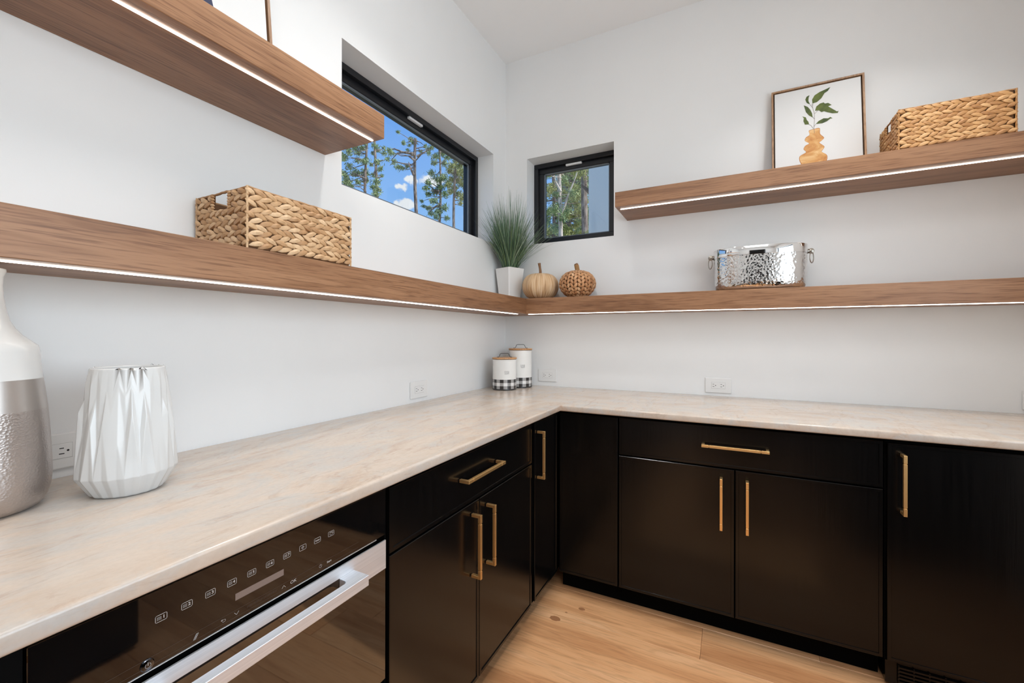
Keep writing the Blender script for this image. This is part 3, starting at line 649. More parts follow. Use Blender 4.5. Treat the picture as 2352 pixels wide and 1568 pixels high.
# ================================================================== woven baskets
def strand(mb, c, d, nrm, L, W, T, rnd):
    """lens-shaped plaited strand centred at c, lying along d, bulging along nrm"""
    d = d.normalized(); s_ = nrm.cross(d).normalized(); rs = []
    for t, k in ((-1, 0.18), (-0.55, 0.85), (0, 1.0), (0.55, 0.8), (1, 0.15)):
        cc = c + d * (t * L / 2) + nrm * (T * 0.25 * (1 - t * t))
        rs.append([tuple(cc + s_ * (math.cos(a) * W / 2 * k) + nrm * (max(math.sin(a), -0.35) * T * k)) for a in [2 * math.pi * i / 6 + 0.3 for i in range(6)]])
    mb.rings(rs, True, True, True)
def basket(label, x0, x1, y0, y1, z0, h, mt, hole_sides, row_h=0.0315):
    root = thing('woven_basket', label, 'basket', ((x0 + x1) / 2, (y0 + y1) / 2, z0), 'baskets on the shelves')
    rows = int(round((h - 0.012) / row_h)); rh = (h - 0.012) / rows
    I = 0.009
    faces = [(Vector((x0 + I, y0 + I, 0)), Vector((1, 0, 0)), x1 - x0 - 2 * I, Vector((0, -1, 0)), 'y0'), (Vector((x1 - I, y0 + I, 0)), Vector((0, 1, 0)), y1 - y0 - 2 * I, Vector((1, 0, 0)), 'x1'),
             (Vector((x1 - I, y1 - I, 0)), Vector((-1, 0, 0)), x1 - x0 - 2 * I, Vector((0, 1, 0)), 'y1'), (Vector((x0 + I, y1 - I, 0)), Vector((0, -1, 0)), y1 - y0 - 2 * I, Vector((-1, 0, 0)), 'x0')]
    hw = 0.066; hz = h - 0.052
    for r in range(rows):
        halves = [MB(), MB()]; zc = z0 + 0.0065 + rh * (r + 0.5); cut = zc - z0 + rh * 0.5 > hz
        for org, u, ln, nrm, key in faces:
            cnt = max(4, int(ln / 0.0265)); pitch = ln / cnt
            for k in range(cnt + 1):
                for s_ in (-1, 1):
                    uu = (k + (0.25 if s_ > 0 else -0.25)) * pitch + random.uniform(-0.003, 0.003)
                    if not 0.003 < uu < ln - 0.003: continue
                    zz = zc + s_ * rh * 0.24 + random.uniform(-0.0012, 0.0012)
                    hd = abs(uu - ln / 2) - hw / 2
                    if key in hole_sides and hd < 0.010 and zz - z0 > hz - 0.004: continue
                    ang = R(19 + random.uniform(-8, 8)) * (-s_)
                    d_ = u * math.cos(ang) + Vector((0, 0, 1)) * math.sin(ang)
                    L = min(0.045 * random.uniform(0.85, 1.12), 2.0 * min(uu, ln - uu) + 0.020)
                    if key in hole_sides and zz - z0 > hz - 0.004: L = min(L, 2 * hd)
                    c_ = org + u * uu + Vector((0, 0, zz)) + nrm * 0.002
                    mid = (y0 + y1) / 2 if 'x0' in hole_sides else (x0 + x1) / 2
                    hb = halves[1 if cut and (c_.y if 'x0' in hole_sides else c_.x) > mid else 0]
                    strand(hb, c_, d_, nrm, L, rh * 0.52, 0.0064 * random.uniform(0.8, 1.15), random)
        for hb in halves:
            if hb.v: hb.build('braid', mt, root, smooth=50)
    # dark core panels behind the plaits, with the hand holes left open
    mb = MB()
    for org, u, ln, nrm, key in faces:
        def panel(a, b_, za, zb):
            p = [org + u * a, org + u * b_]; t = -nrm * 0.002
            vs = [(q.x, q.y, z) for z in (za, zb) for q in (p[0], p[1], p[1] + t, p[0] + t)]
            mb.add(vs, [(0, 1, 5, 4), (1, 2, 6, 5), (2, 3, 7, 6), (3, 0, 4, 7), (0, 3, 2, 1), (4, 5, 6, 7)])
        if key in hole_sides:
            panel(0, ln / 2 - hw / 2 - 0.002, z0 + 0.002, z0 + h - 0.006); panel(ln / 2 + hw / 2 + 0.002, ln, z0 + 0.002, z0 + h - 0.006); panel(ln / 2 - hw / 2 - 0.002, ln / 2 + hw / 2 + 0.002, z0 + 0.002, z0 + hz - 0.004)
        else: panel(0, ln, z0 + 0.002, z0 + h - 0.006)
    mb.box(x0 + I, x1 - I, y0 + I, y1 - I, z0 + 0.0005, z0 + 0.004)
    mb.build('core', 'basket_core', root)
    # wraps on both sides of each hand hole
    for org, u, ln, nrm, key in faces:
        if key not in hole_sides: continue
        mb = MB()
        for s_ in (-1, 1):
            uu = ln / 2 + s_ * (hw / 2 + 0.007)
            for k in range(6):
                zz = z0 + hz + 0.004 + k * 0.0078
                strand(mb, org + u * uu + Vector((0, 0, zz)) + nrm * 0.002, u * 1.0 + Vector((0, 0, 0.25 * s_)), nrm, 0.016, 0.0095, 0.006, random)
        for k in range(5):
            uu = ln / 2 - hw / 2 + k * hw / 4
            strand(mb, org + u * uu + Vector((0, 0, z0 + hz - 0.004)) + nrm * 0.002, u + Vector((0, 0, 0.2)), nrm, 0.022, 0.009, 0.006, random)
        mb.build('hand_hole_wrap', mt, root, smooth=50)
    # rope rim and corner posts
    mb = MB(); rr = 0.0032; pts = []
    cs = [(x0 + I, y0 + I), (x1 - I, y0 + I), (x1 - I, y1 - I), (x0 + I, y1 - I)]
    for i in range(4):
        a, b_ = Vector(cs[i]), Vector(cs[(i + 1) % 4])
        for k in range(20):
            p = a.lerp(b_, k / 20); pts.append((p.x + random.uniform(-.0008, .0008), p.y + random.uniform(-.0008, .0008), z0 + h - rr + random.uniform(-.0008, .0008)))
    pts.append(pts[0]); mb.tube(pts, [rr * random.uniform(0.85, 1.15) for _ in pts], 6); mb.build('rim', 'basket_rim', root, smooth=60)
    for cx, cy in cs:
        mb = MB(); ox = 0.005 if cx > (x0 + x1) / 2 else -0.005; oy = 0.005 if cy > (y0 + y1) / 2 else -0.005
        mb.tube([(cx + ox * .7 + random.uniform(-.0006, .0006), cy + oy * .7, z0 + h * t / 10 * 0.985 + 0.001) for t in range(11)], 0.0032, 6); mb.build('corner_post', mt, root, smooth=60)
    return root
basket('pale plaited water-hyacinth basket with a hand hole on the lower shelf near the long window', 0.012, 0.262, -1.945, -1.590, LZT, 0.167, 'hyacinth_pale', ('y0', 'y1'))
basket('tan plaited water-hyacinth basket on the upper shelf beside the framed leaf print', 2.014, 2.370, -0.300, -0.045, UZT - 0.001, 0.174, 'hyacinth_tan', ('x0', 'x1'))

# ================================================================== framed leaf print (leans on the back wall)
def picture_frame(root, fn, W, H, bar=0.008, dep=0.022, gap=0.006):
    """fn maps (u right, v up, w towards viewer) to world"""
    for (a0, a1, b0, b1) in ((0, W, 0, bar), (0, W, H - bar, H), (0, bar, bar, H - bar), (W - bar, W, bar, H - bar)):
        mb = MB(); mb.prism([(a0, b0), (a1, b0), (a1, b1), (a0, b1)], fn, 0, dep); mb.build('frame_bar', 'oak_frame', root)
    mb = MB(); mb.prism([(bar, bar), (W - bar, bar), (W - bar, H - bar), (bar, H - bar)], fn, 0.001, 0.004); mb.build('frame_back', 'frame_gap', root)
    g = bar + gap
    mb = MB(); mb.prism([(g, g), (W - g, g), (W - g, H - g), (g, H - g)], fn, 0.004, dep - 0.004)
    return mb.build('canvas', 'canvas', root), dep - 0.004
PX0, PX1 = 1.5815, 1.9635; PZ = UZT - 0.001; PH = 0.489; lean = math.asin(0.055 / PH)
def PF(u, v, w_): return (PX0 + u, -0.064 - w_ * math.cos(lean) + v * math.sin(lean), PZ + 0.0015 + v * math.cos(lean) + w_ * math.sin(lean))
PW_ = PX1 - PX0
pr = thing('framed_print', 'framed print of a leafy sprig in a wavy tan vase on the upper shelf', 'picture', (PX0 + PW_ / 2, -0.07, PZ))
cv, top = picture_frame(pr, PF, PW_, PH)
def uv_from_px(x, y):
    """photo pixel -> place on the print"""
    d_ = FW + RI * ((x - 1176) / FPX) + Vector((0, 0, (HOR - y) / FPX))
    p0 = Vector(PF(0, 0, top)); eu = Vector(PF(1, 0, top)) - p0; ev = Vector(PF(0, 1, top)) - p0; nn = eu.cross(ev)
    t = (p0 - CAM).dot(nn) / d_.dot(nn); q = CAM + d_ * t - p0
    return (q.dot(eu) / eu.dot(eu), q.dot(ev) / ev.dot(ev))
def zpx(pts): return [uv_from_px(1740 + a / 3.843, 150 + b_ / 3.843) for a, b_ in pts]
def patch(name, pts, mt, lift=0.0004):
    mb = MB(); mb.add([PF(u, v, top + lift) for u, v in pts], [tuple(range(len(pts)))])
    o = mb.build(name, mt, cv); return o
leaves = [
 [(482, 334), (478, 300), (500, 262), (545, 232), (590, 212), (640, 188), (618, 222), (588, 242), (560, 288), (520, 322)],
 [(460, 342), (432, 330), (418, 300), (430, 274), (456, 260), (448, 284), (446, 310)],
 [(484, 456), (452, 440), (424, 410), (405, 350), (440, 364), (462, 388), (478, 420)],
 [(504, 398), (516, 360), (548, 334), (580, 324), (592, 334), (620, 328), (652, 346), (620, 358), (650, 376), (700, 404), (712, 396), (706, 416), (660, 420), (610, 410), (585, 402), (560, 410), (540, 394)],
 [(452, 518), (416, 520), (402, 490), (406, 464), (392, 448), (424, 456), (432, 480), (446, 494)],
 [(512, 514), (536, 488), (580, 464), (620, 464), (640, 452), (660, 464), (640, 466), (610, 490), (570, 508)]]
for L_ in leaves: patch('printed_leaf', zpx(L_), 'print_leaf', 0.0008)
mb = MB()
for st in ([(500, 596), (494, 550), (500, 470), (498, 420), (486, 380), (478, 338)], [(490, 556), (470, 528), (448, 516)], [(494, 540), (512, 514)], [(498, 470), (484, 452)], [(500, 425), (530, 396)], [(484, 372), (462, 344)], [(486, 352), (486, 330)]):
    q = zpx(st); 
    for a, b_ in zip(q[:-1], q[1:]):
        a, b_ = Vector(a), Vector(b_); s_ = Vector((-(b_ - a).y, (b_ - a).x)).normalized() * 0.0007
        mb.add([PF(*(a + s_), top + 0.0006), PF(*(b_ + s_), top + 0.0006), PF(*(b_ - s_), top + 0.0006), PF(*(a - s_), top + 0.0006)], [(0, 1, 2, 3)])
mb.build('printed_stem', 'print_stem', cv)
def smooth_closed(p, n=4):
    out = []; m_ = len(p)
    for i in range(m_):
        p0, p1, p2, p3 = [Vector(p[(i + k - 1) % m_]) for k in range(4)]
        for j in range(n):
            t = j / n; out.append(0.5 * ((2 * p1) + (-p0 + p2) * t + (2 * p0 - 5 * p1 + 4 * p2 - p3) * t * t + (-p0 + 3 * p1 - 3 * p2 + p3) * t ** 3))
    return [(v_.x, v_.y) for v_ in out]
# wavy vase, full outline down to its foot (the shelf edge hides the foot from here)
vs_px = [(450, 574), (490, 560), (545, 550), (550, 600), (585, 634), (560, 664), (545, 680), (588, 712), (572, 744), (566, 760), (612, 790), (604, 850), (560, 905), (500, 920), (420, 905), (372, 850), (370, 800), (425, 764), (404, 738), (420, 706), (452, 686), (416, 664), (424, 634), (456, 610)]
vz = smooth_closed(zpx(vs_px))
patch('printed_vase_edge', vz, 'print_vase_edge', 0.0003)
cx_ = sum(p[0] for p in vz) / len(vz); cy_ = sum(p[1] for p in vz) / len(vz)
patch('printed_vase', [(cx_ + (p[0] - cx_) * 0.965, cy_ + (p[1] - cy_) * 0.975) for p in vz], 'print_vase', 0.0005)

# framed picture on the upper left shelf (its top and far side leave the view)
QY1 = -1.7505; QW = 0.50; QH = 0.62; qlean = math.asin(0.06 / QH)
def QF(u, v, w_): return (0.068 + w_ * math.cos(qlean) - v * math.sin(qlean), QY1 - QW + u, UZT + 0.0015 + v * math.cos(qlean) + w_ * math.sin(qlean))
pr2 = thing('framed_print', 'framed picture with white ground and navy shape on the long-window upper shelf', 'picture', (0.08, QY1 - QW / 2, UZT))
cv2, top2 = picture_frame(pr2, QF, QW, QH, bar=0.009, dep=0.024)
mb = MB(); blob = smooth_closed([(0.07, 0.10), (0.20, 0.07), (0.315, 0.10), (0.325, 0.16), (0.30, 0.24), (0.255, 0.32), (0.20, 0.36), (0.13, 0.32), (0.08, 0.22)])
mb.add([QF(u, v, top2 + 0.0005) for u, v in blob], [tuple(range(len(blob)))]); mb.build('printed_shape', 'print_navy', cv2)

# ================================================================== hammered steel tub
tub = thing('steel_tub', 'oval hammered stainless steel tub with ring handles on the lower shelf', 'tub', (1.52, -0.122, LZT))
TX, TY, RX, RY = 1.5195, -0.122, 0.2055, 0.112
def oval(rs, z, seg=72, p=2.5):
    o_ = []
    for i in range(seg):
        t = 2 * math.pi * i / seg; c_, s_ = math.cos(t), math.sin(t)
        o_.append((TX + (RX - rs) * math.copysign(abs(c_) ** (2 / p), c_), TY + (RY - rs) * math.copysign(abs(s_) ** (2 / p), s_), LZT + z))
    return o_
mb = MB(); mb.rings([oval(0.030, 0.0005), oval(0.018, 0.003), oval(0.010, 0.010), oval(0.005, 0.022), oval(0.0025, 0.045), oval(0.001, 0.10), oval(0.0, 0.170)], True, True, False); mb.build('bowl', 'hammered_steel', tub, smooth=60)
mb = MB(); mb.rings([oval(-0.0012, 0.170), oval(-0.0018, 0.172), oval(-0.0018, 0.211), oval(-0.001, 0.213), oval(0.002, 0.213), oval(0.003, 0.211), oval(0.003, 0.17), oval(0.006, 0.05), oval(0.03, 0.006)], True, False, True); mb.build('rim_band', 'polished_steel', tub, smooth=50)
for s_ in (-1, 1):
    ex_ = TX + s_ * (RX + 0.001)
    mb = MB()
    mb.tube([(ex_ - s_ * 0.004, TY, LZT + 0.183), (ex_ + s_ * 0.004, TY, LZT + 0.183), (ex_ + s_ * 0.012, TY, LZT + 0.183), (ex_ + s_ * 0.016, TY, LZT + 0.183)], [0.011, 0.011, 0.006, 0.004], 16)
    # face rosette seen from the front, carrying the ring
    mb.tube([(ex_ + s_ * 0.014, TY + 0.004, LZT + 0.183), (ex_ + s_ * 0.014, TY - 0.003, LZT + 0.183), (ex_ + s_ * 0.014, TY - 0.006, LZT + 0.183)], [0.013, 0.013, 0.007], 18)
    bo = mb.build('handle_boss', 'aged_nickel', tub, smooth=40)
    mb = MB(); rr = 0.027; zc = LZT + 0.183 - rr - 0.004
    mb.tube([(ex_ + s_ * 0.016 + 0.35 * rr * math.cos(t * math.pi / 12) , TY - 0.004 + 0.5 * rr * math.cos(t * math.pi / 12) * s_, zc + rr * math.sin(t * math.pi / 12)) for t in range(25)], 0.0023, 8, cap=False)
    mb.build('ring', 'aged_nickel', bo, smooth=60)

# ================================================================== plant in a square tapered pot
pc = (0.10, -0.13); prt_ = R(-20)
plant = thing('potted_grass', 'tall artificial grass in a white square tapered pot in the shelf corner', 'plant', (pc[0], pc[1], LZT))
def sq(h, z, bev=0.12):
    o_ = []
    for a, b_ in ((-1 + bev, -1), (1 - bev, -1), (1, -1 + bev), (1, 1 - bev), (1 - bev, 1), (-1 + bev, 1), (-1, 1 - bev), (-1, -1 + bev)):
        x, y = a * h, b_ * h; o_.append((pc[0] + x * math.cos(prt_) - y * math.sin(prt_), pc[1] + x * math.sin(prt_) + y * math.cos(prt_), LZT + z))
    return o_
mb = MB(); mb.rings([sq(0.048, 0.0005), sq(0.0505, 0.004), sq(0.0695, 0.205), sq(0.0705, 0.209), sq(0.066, 0.210), sq(0.063, 0.195)], True, True, True); mb.build('pot', 'pot_white', plant)
mb = MB(); mb.rings([sq(0.0625, 0.1955), sq(0.03, 0.2)], True, False, True); mb.build('soil', 'pot_soil', plant)
mb = MB(); rg = random.Random(11); EXTRA = []
for i in range(640):
    a = rg.uniform(0, 2 * math.pi); r0 = 0.045 * math.sqrt(rg.random()); base = Vector((pc[0] + r0 * math.cos(a), pc[1] + r0 * math.sin(a), LZT + 0.195))
    a2 = a + rg.uniform(-0.6, 0.6); sp = rg.random() ** 0.8; reach = 0.03 + 0.30 * sp * (r0 / 0.045 * 0.6 + 0.4); hgt = rg.uniform(0.34, 0.56) * (1 - 0.42 * sp)
    dx, dy = math.cos(a2), math.sin(a2)
    # keep clear of the two walls behind
    tip = base + Vector((dx * reach, dy * reach, 0))
    if tip.x < 0.012: dx = max(dx, (0.012 - base.x) / reach)
    if tip.y > -0.012: dy = min(dy, (-0.012 - base.y) / reach)
    wd = rg.uniform(0.0028, 0.0052); sd = Vector((-dy, dx, 0)).normalized() if abs(dx) + abs(dy) > 0.05 else Vector((1, 0, 0))
    sd = (sd + Vector((rg.uniform(-.6, .6), rg.uniform(-.6, .6), 0))).normalized()
    n = 5; pl_, pr_ = [], []
    for k in range(n + 1):
        t = k / n; p = base + Vector((dx * reach * t ** 1.25, dy * reach * t ** 1.25, hgt * t - 0.04 * sp * t ** 3)); w_ = wd * (1 - t) ** 0.7 / 2 + 0.00025
        pl_.append(tuple(p + sd * w_)); pr_.append(tuple(p - sd * w_))
    vs = pl_ + pr_; mb.add(vs, [(k, k + 1, n + 2 + k, n + 1 + k) for k in range(n)])
for _ in range(60):
    EXTRA.append((rg.uniform(-0.35, 0.25), rg.uniform(-1.1, -0.7), rg.uniform(0.16, 0.30), rg.uniform(0.18, 0.36)))
for (dx, dy, reach, hgt) in EXTRA + [(0.95, -0.12, 0.26, 0.22), (0.9, -0.35, 0.24, 0.17), (0.8, -0.6, 0.22, 0.26), (-0.2, -0.9, 0.22, 0.2), (-0.1, -1.0, 0.25, 0.26)]:
    base = Vector((pc[0], pc[1], LZT + 0.195)); sd = Vector((-dy, dx, 0)); n = 8; pl_, pr_ = [], []
    for k in range(n + 1):
        t = k / n; p = base + Vector((dx * reach * t, dy * reach * t, hgt * (1.5 * t - 0.5 * t * t))); w_ = 0.0019 * (1 - t) ** 0.6 + 0.0003
        pl_.append(tuple(p + Vector((0, 0, w_)))); pr_.append(tuple(p - Vector((0, 0, w_))))
    mb.add(pl_ + pr_, [(k, k + 1, n + 2 + k, n + 1 + k) for k in range(n)])
mb.build('grass_blades', 'grass', plant, kind='stuff')

# ================================================================== pumpkins
def pump_r(th, ph, lobes, depth): return 1 - depth * (1 - abs(math.sin(lobes * th / 2)) ** 0.6) * math.sin(ph) ** 0.5
pk = thing('raffia_pumpkin', 'pale pumpkin wrapped in raffia with a thin brown stem beside the potted grass', 'pumpkin', (0.312, -0.122, LZT))
cxp, cyp, rp, hp = 0.314, -0.1205, 0.117, 0.186
me = bpy.data.meshes.new('pumpkin_body'); nu, nv = 96, 24; V, F, UV = [], [], []
for j in range(nv + 1):
    ph = math.pi * j / nv
    for i in range(nu):
        th = 2 * math.pi * i / nu; k = pump_r(th, max(ph, 0.02), 9, 0.06)
        r = rp * math.sin(ph) ** 0.85 * k if 0 < j < nv else 0.0005
        z = hp / 2 * (1 - math.cos(ph)); z = z * (1 - 0.10 * math.exp(-((math.pi - ph) / 0.45) ** 2)) + 0.010 * math.exp(-(ph / 0.5) ** 2)
        V.append((r * math.cos(th), r * math.sin(th), z))
zmin = min(v[2] for v in V); V = [(a, b_, c_ - zmin + 0.0005) for a, b_, c_ in V]
for j in range(nv):
    for i in range(nu):
        F.append((j * nu + i, j * nu + (i + 1) % nu, (j + 1) * nu + (i + 1) % nu, (j + 1) * nu + i)); UV.append([(i / nu, j / nv), ((i + 1) / nu, j / nv), ((i + 1) / nu, (j + 1) / nv), (i / nu, (j + 1) / nv)])
me.from_pydata(V, [], F); uvl = me.uv_layers.new(name='uv')
for p, q in zip(me.polygons, UV):
    for li, c_ in zip(p.loop_indices, q): uvl.data[li].uv = c_
    p.use_smooth = True
me.materials.append(MATS['raffia']); pk.location = (cxp, cyp, LZT); pk['_org'] = [cxp, cyp, LZT]
o = bpy.data.objects.new('body', me); COL.objects.link(o); o.parent = pk; o['_org'] = [cxp, cyp, LZT]
mb = MB(); mb.tube([(cxp, cyp, LZT + 0.150), (cxp + 0.001, cyp, LZT + 0.180), (cxp - 0.002, cyp, LZT + 0.20), (cxp - 0.005, cyp - 0.002, LZT + 0.222), (cxp - 0.006, cyp - 0.003, LZT + 0.232)], [0.010, 0.0085, 0.0075, 0.0085, 0.010], 9); mb.build('stem', 'stem_brown', pk, smooth=50)

cxq, cyq, rq, hq = 0.560, -0.1195, 0.106, 0.158
pk2 = thing('woven_pumpkin', 'small plaited pumpkin with a twine-wrapped stem on the lower shelf', 'pumpkin', (cxq, cyq, LZT))
def q_surf(th, ph):
    r = rq * math.sin(ph) ** 0.75 * (1 if ph < 1.7 else 1 - 0.12 * (ph - 1.7)); return Vector((cxq + r * math.cos(th), cyq + r * math.sin(th), LZT + 0.004 + hq / 2 * (1 + math.cos(ph))))
mb = MB(); mb.rings([[tuple(q_surf(2 * math.pi * i / 32, ph) * 1.0 + Vector((-(q_surf(2 * math.pi * i / 32, ph).x - cxq) * 0.05, -(q_surf(2 * math.pi * i / 32, ph).y - cyq) * 0.05, 0))) for i in range(32)] for ph in [0.12 + 0.145 * k for k in range(20)]], True, True, True); mb.build('core', 'basket_core', pk2, smooth=60)
cols = 15
for c_ in range(cols):
    mb = MB(); th0 = 2 * math.pi * c_ / cols
    ph = 0.30; k = 0
    while ph < 2.72:
        wdt = 2 * math.pi / cols * max(0.35, math.sin(ph) ** 0.75)
        for s_ in (-1, 1):
            php = ph; th = th0 + s_ * math.pi / cols * 0.5
            p = q_surf(th, php); dph = (q_surf(th, php + 0.02) - p).normalized(); dth = (q_surf(th + 0.02, php) - p).normalized(); nrm = dth.cross(dph).normalized()
            if nrm.dot(p - Vector((cxq, cyq, LZT + hq / 2))) < 0: nrm = -nrm
            d_ = dph * 0.9 + dth * 0.50 * s_
            strand(mb, p + nrm * 0.0005, d_, nrm, 0.034 * random.uniform(.9, 1.1), min(0.0185, wdt * rq * 0.60), 0.0056, random)
        ph += 0.295
    mb.build('braid', 'hyacinth_rust', pk2, smooth=50)
mb = MB(); mb.tube([(cxq, cyq, LZT + 0.145), (cxq, cyq, LZT + 0.168), (cxq - 0.003, cyq, LZT + 0.188), (cxq - 0.008, cyq, LZT + 0.205), (cxq - 0.010, cyq, LZT + 0.210)], [0.016, 0.012, 0.0105, 0.0125, 0.011], 10); st_ = mb.build('stem', 'stem_brown', pk2, smooth=50)
mb = MB()
hel = []
for t in range(0, 120):
    z = 0.159 + 0.045 * t / 120; off = 0 if z < 0.17 else -(z - 0.17) * 0.2; rr = 0.0125 if z > 0.174 else 0.0125 + (0.174 - z) * 0.25
    hel.append((cxq + off + rr * math.cos(t * 0.55), cyq + rr * math.sin(t * 0.55), LZT + z))
mb.tube(hel, 0.0024, 5); mb.build('twine_wrap', 'twine', st_, smooth=60)

# ================================================================== canisters
def canister(label, cx, cy, r, h, word, ang):
    root = thing('canister', label, 'canister', (cx, cy, ZC), 'enamel canisters in the corner')
    prof = [(r - 0.003, 0.0005), (r, 0.004), (r, 0.066)]; z = 0.068
    while z < h - 0.012: prof += [(r, z), (r - 0.0005, z + 0.0035)]; z += 0.007
    prof += [(r, h - 0.008), (r + 0.0008, h - 0.004), (r, h)]
    mb = MB(); mb.lathe((cx, cy, ZC), prof, 56, True, True); body = mb.build('body', 'enamel_white', root, smooth=40)
    mb = MB(); n = 20; zs = [0.007, 0.027, 0.046, 0.066]; sub = 4
    for i in range(n):
        for k in range(3):
            odd_c, odd_r = i % 2, k % 2
            mi = (0 if odd_c else 1) if not odd_r else (1 if odd_c else 2)
            for s_ in range(sub):
                a0 = 2 * math.pi * (i + s_ / sub) / n + ang; a1 = 2 * math.pi * (i + (s_ + 1) / sub) / n + ang; q = r + 0.0006
                mb.add([(cx + q * math.cos(a), cy + q * math.sin(a), ZC + zz) for a, zz in ((a0, zs[k]), (a1, zs[k]), (a1, zs[k + 1]), (a0, zs[k + 1]))], [(0, 1, 2, 3)], mi)
    mb.lathe((cx, cy, ZC), [(r - 0.001, 0.001), (r + 0.0012, 0.004), (r + 0.0008, 0.0085)], 56, False, False)
    mb.build('plaid_band', ['plaid_black', 'plaid_grey', 'plaid_white'], body, smooth=40)
    A0 = math.atan2(CAM.y - cy, CAM.x - cx) + 0.20
    text_mesh(word, 0.030, lambda a, b_: (cx + (r + 0.0006) * math.cos(A0 + a / r), cy + (r + 0.0006) * math.sin(A0 + a / r), ZC + h * 0.575 + b_), 'lettering', 'letter_grey', body, 0.30, offset=-0.0003)
    mb = MB(); mb.lathe((cx, cy, ZC), [(r - 0.004, h + 0.0004), (r + 0.001, h + 0.0006), (r + 0.001, h + 0.003), (r - 0.002, h + 0.0035)], 56); mb.build('gasket', 'stem_brown', root, smooth=40)
    mb = MB(); mb.lathe((cx, cy, ZC), [(r - 0.003, h + 0.0036), (r + 0.003, h + 0.004), (r + 0.0035, h + 0.008), (r + 0.002, h + 0.011), (r - 0.03, h + 0.012)], 56, True, True); lid = mb.build('lid', 'oak_lid', root, smooth=35)
    v = RI; zt = ZC + h + 0.012
    P3 = [(-0.046, 0.002), (-0.036, 0.002), (-0.031, 0.008), (-0.026, 0.021), (-0.020, 0.024), (0.020, 0.024), (0.026, 0.021), (0.031, 0.008), (0.036, 0.002), (0.046, 0.002)]
    mb = MB(); mb.tube([(cx + v.x * a, cy + v.y * a, zt + b_) for a, b_ in P3], 0.0017, 6); mb.build('wire_handle', 'wire_black', lid, smooth=60)
    return root
canister('shorter white enamel canister lettered SUGAR with plaid base and wooden lid', 0.147, -0.290, 0.0735, 0.186, 'SUGAR', 0.1)
canister('taller white enamel canister lettered FLOUR with plaid base and wooden lid', 0.180, -0.132, 0.0735, 0.238, 'FLOUR', 0.32)

# ================================================================== vases
vx, vy = 0.238, -2.181
wv_ = thing('faceted_vase', 'white glossy vase with long folded facets on the worktop', 'vase', (vx, vy, ZC))
mb = MB(); NF = 21
levels = [(0.056, 0.0005, 0.025, 0), (0.0610, 0.004, 0.03, 0), (0.0826, 0.044, 0.044, 0), (0.0755, 0.140, 0.046, 1), (0.0668, 0.218, 0.026, 0), (0.0622, 0.2575, 0.010, 0), (0.0615, 0.2625, 0, 0), (0.0590, 0.2640, 0, 0), (0.0565, 0.2620, 0, 0), (0.056, 0.20, 0, 0), (0.06, 0.05, 0, 0), (0.03, 0.02, 0, 0)]
rs = []
for r, z, amp, sh in levels:
    ring = []
    for i in range(NF * 2):
        a = math.pi * i / NF; k = 1 + amp * (1 if (i + sh) % 2 else -1) * (0.65 + 0.35 * math.sin(i * 2.3)); dz = 0.035 * math.sin(i * 1.9 + 1) if sh else (0.016 * math.sin(i * 2.7) if 0.2 < z < 0.24 else 0.0); ring.append((vx + r * k * math.cos(a), vy + r * k * math.sin(a), ZC + z + dz))
    rs.append(ring)
bm = bmesh.new(); bvs = [[bm.verts.new(p) for p in ring] for ring in rs]; m_ = NF * 2
for k in range(len(rs) - 1):
    for i in range(m_):
        j = (i + 1) % m_; a, b_, c_, d_ = bvs[k][i], bvs[k][j], bvs[k + 1][j], bvs[k + 1][i]
        if 2 <= k <= 4:
            if i % 2: bm.faces.new((a, b_, c_)); bm.faces.new((a, c_, d_))
            else: bm.faces.new((a, b_, d_)); bm.faces.new((b_, c_, d_))
        else: bm.faces.new((a, b_, c_, d_))
bm.faces.new(bvs[0][::-1]); bm.faces.new(bvs[-1])
bmesh.ops.recalc_face_normals(bm, faces=bm.faces); bm.verts.index_update()
mb.add([v.co[:] for v in bm.verts], [[v.index for v in f.verts] for f in bm.faces]); bm.free()
vo_ = mb.build('body', 'white_ceramic', wv_, smooth=50)
bvm = vo_.modifiers.new('soft_folds', 'BEVEL'); bvm.width = 0.0022; bvm.segments = 2; bvm.limit_method = 'ANGLE'; bvm.angle_limit = R(10)

bx, by = 0.150, -2.370
bv_ = thing('tall_vase', 'tall bottle vase with white glazed neck and hammered silver lower body', 'vase', (bx, by, ZC))
mb = MB(); mb.lathe((bx, by, ZC), [(0.070, 0.0005), (0.080, 0.006), (0.0885, 0.020), (0.0935, 0.040), (0.0950, 0.062), (0.0940, 0.10), (0.0915, 0.15), (0.0885, 0.190)], 72, True, False); mb.build('lower_body', 'silver_hammered', bv_, smooth=60)
mb = MB(); mb.lathe((bx, by, ZC), [(0.0886, 0.190), (0.0850, 0.225), (0.0822, 0.248)], 72, False, False); mb.build('silver_band', 'silver_glaze', bv_, smooth=60)
mb = MB(); mb.lathe((bx, by, ZC), [(0.0822, 0.248), (0.0795, 0.278), (0.0782, 0.300), (0.0755, 0.311), (0.068, 0.319), (0.055, 0.331), (0.0460, 0.344), (0.0395, 0.358), (0.0350, 0.376), (0.0315, 0.400), (0.0300, 0.425), (0.0305, 0.44), (0.0345, 0.452), (0.034, 0.456), (0.030, 0.454), (0.026, 0.43)], 72, False, True); mb.build('neck', 'white_glaze', bv_, smooth=60)

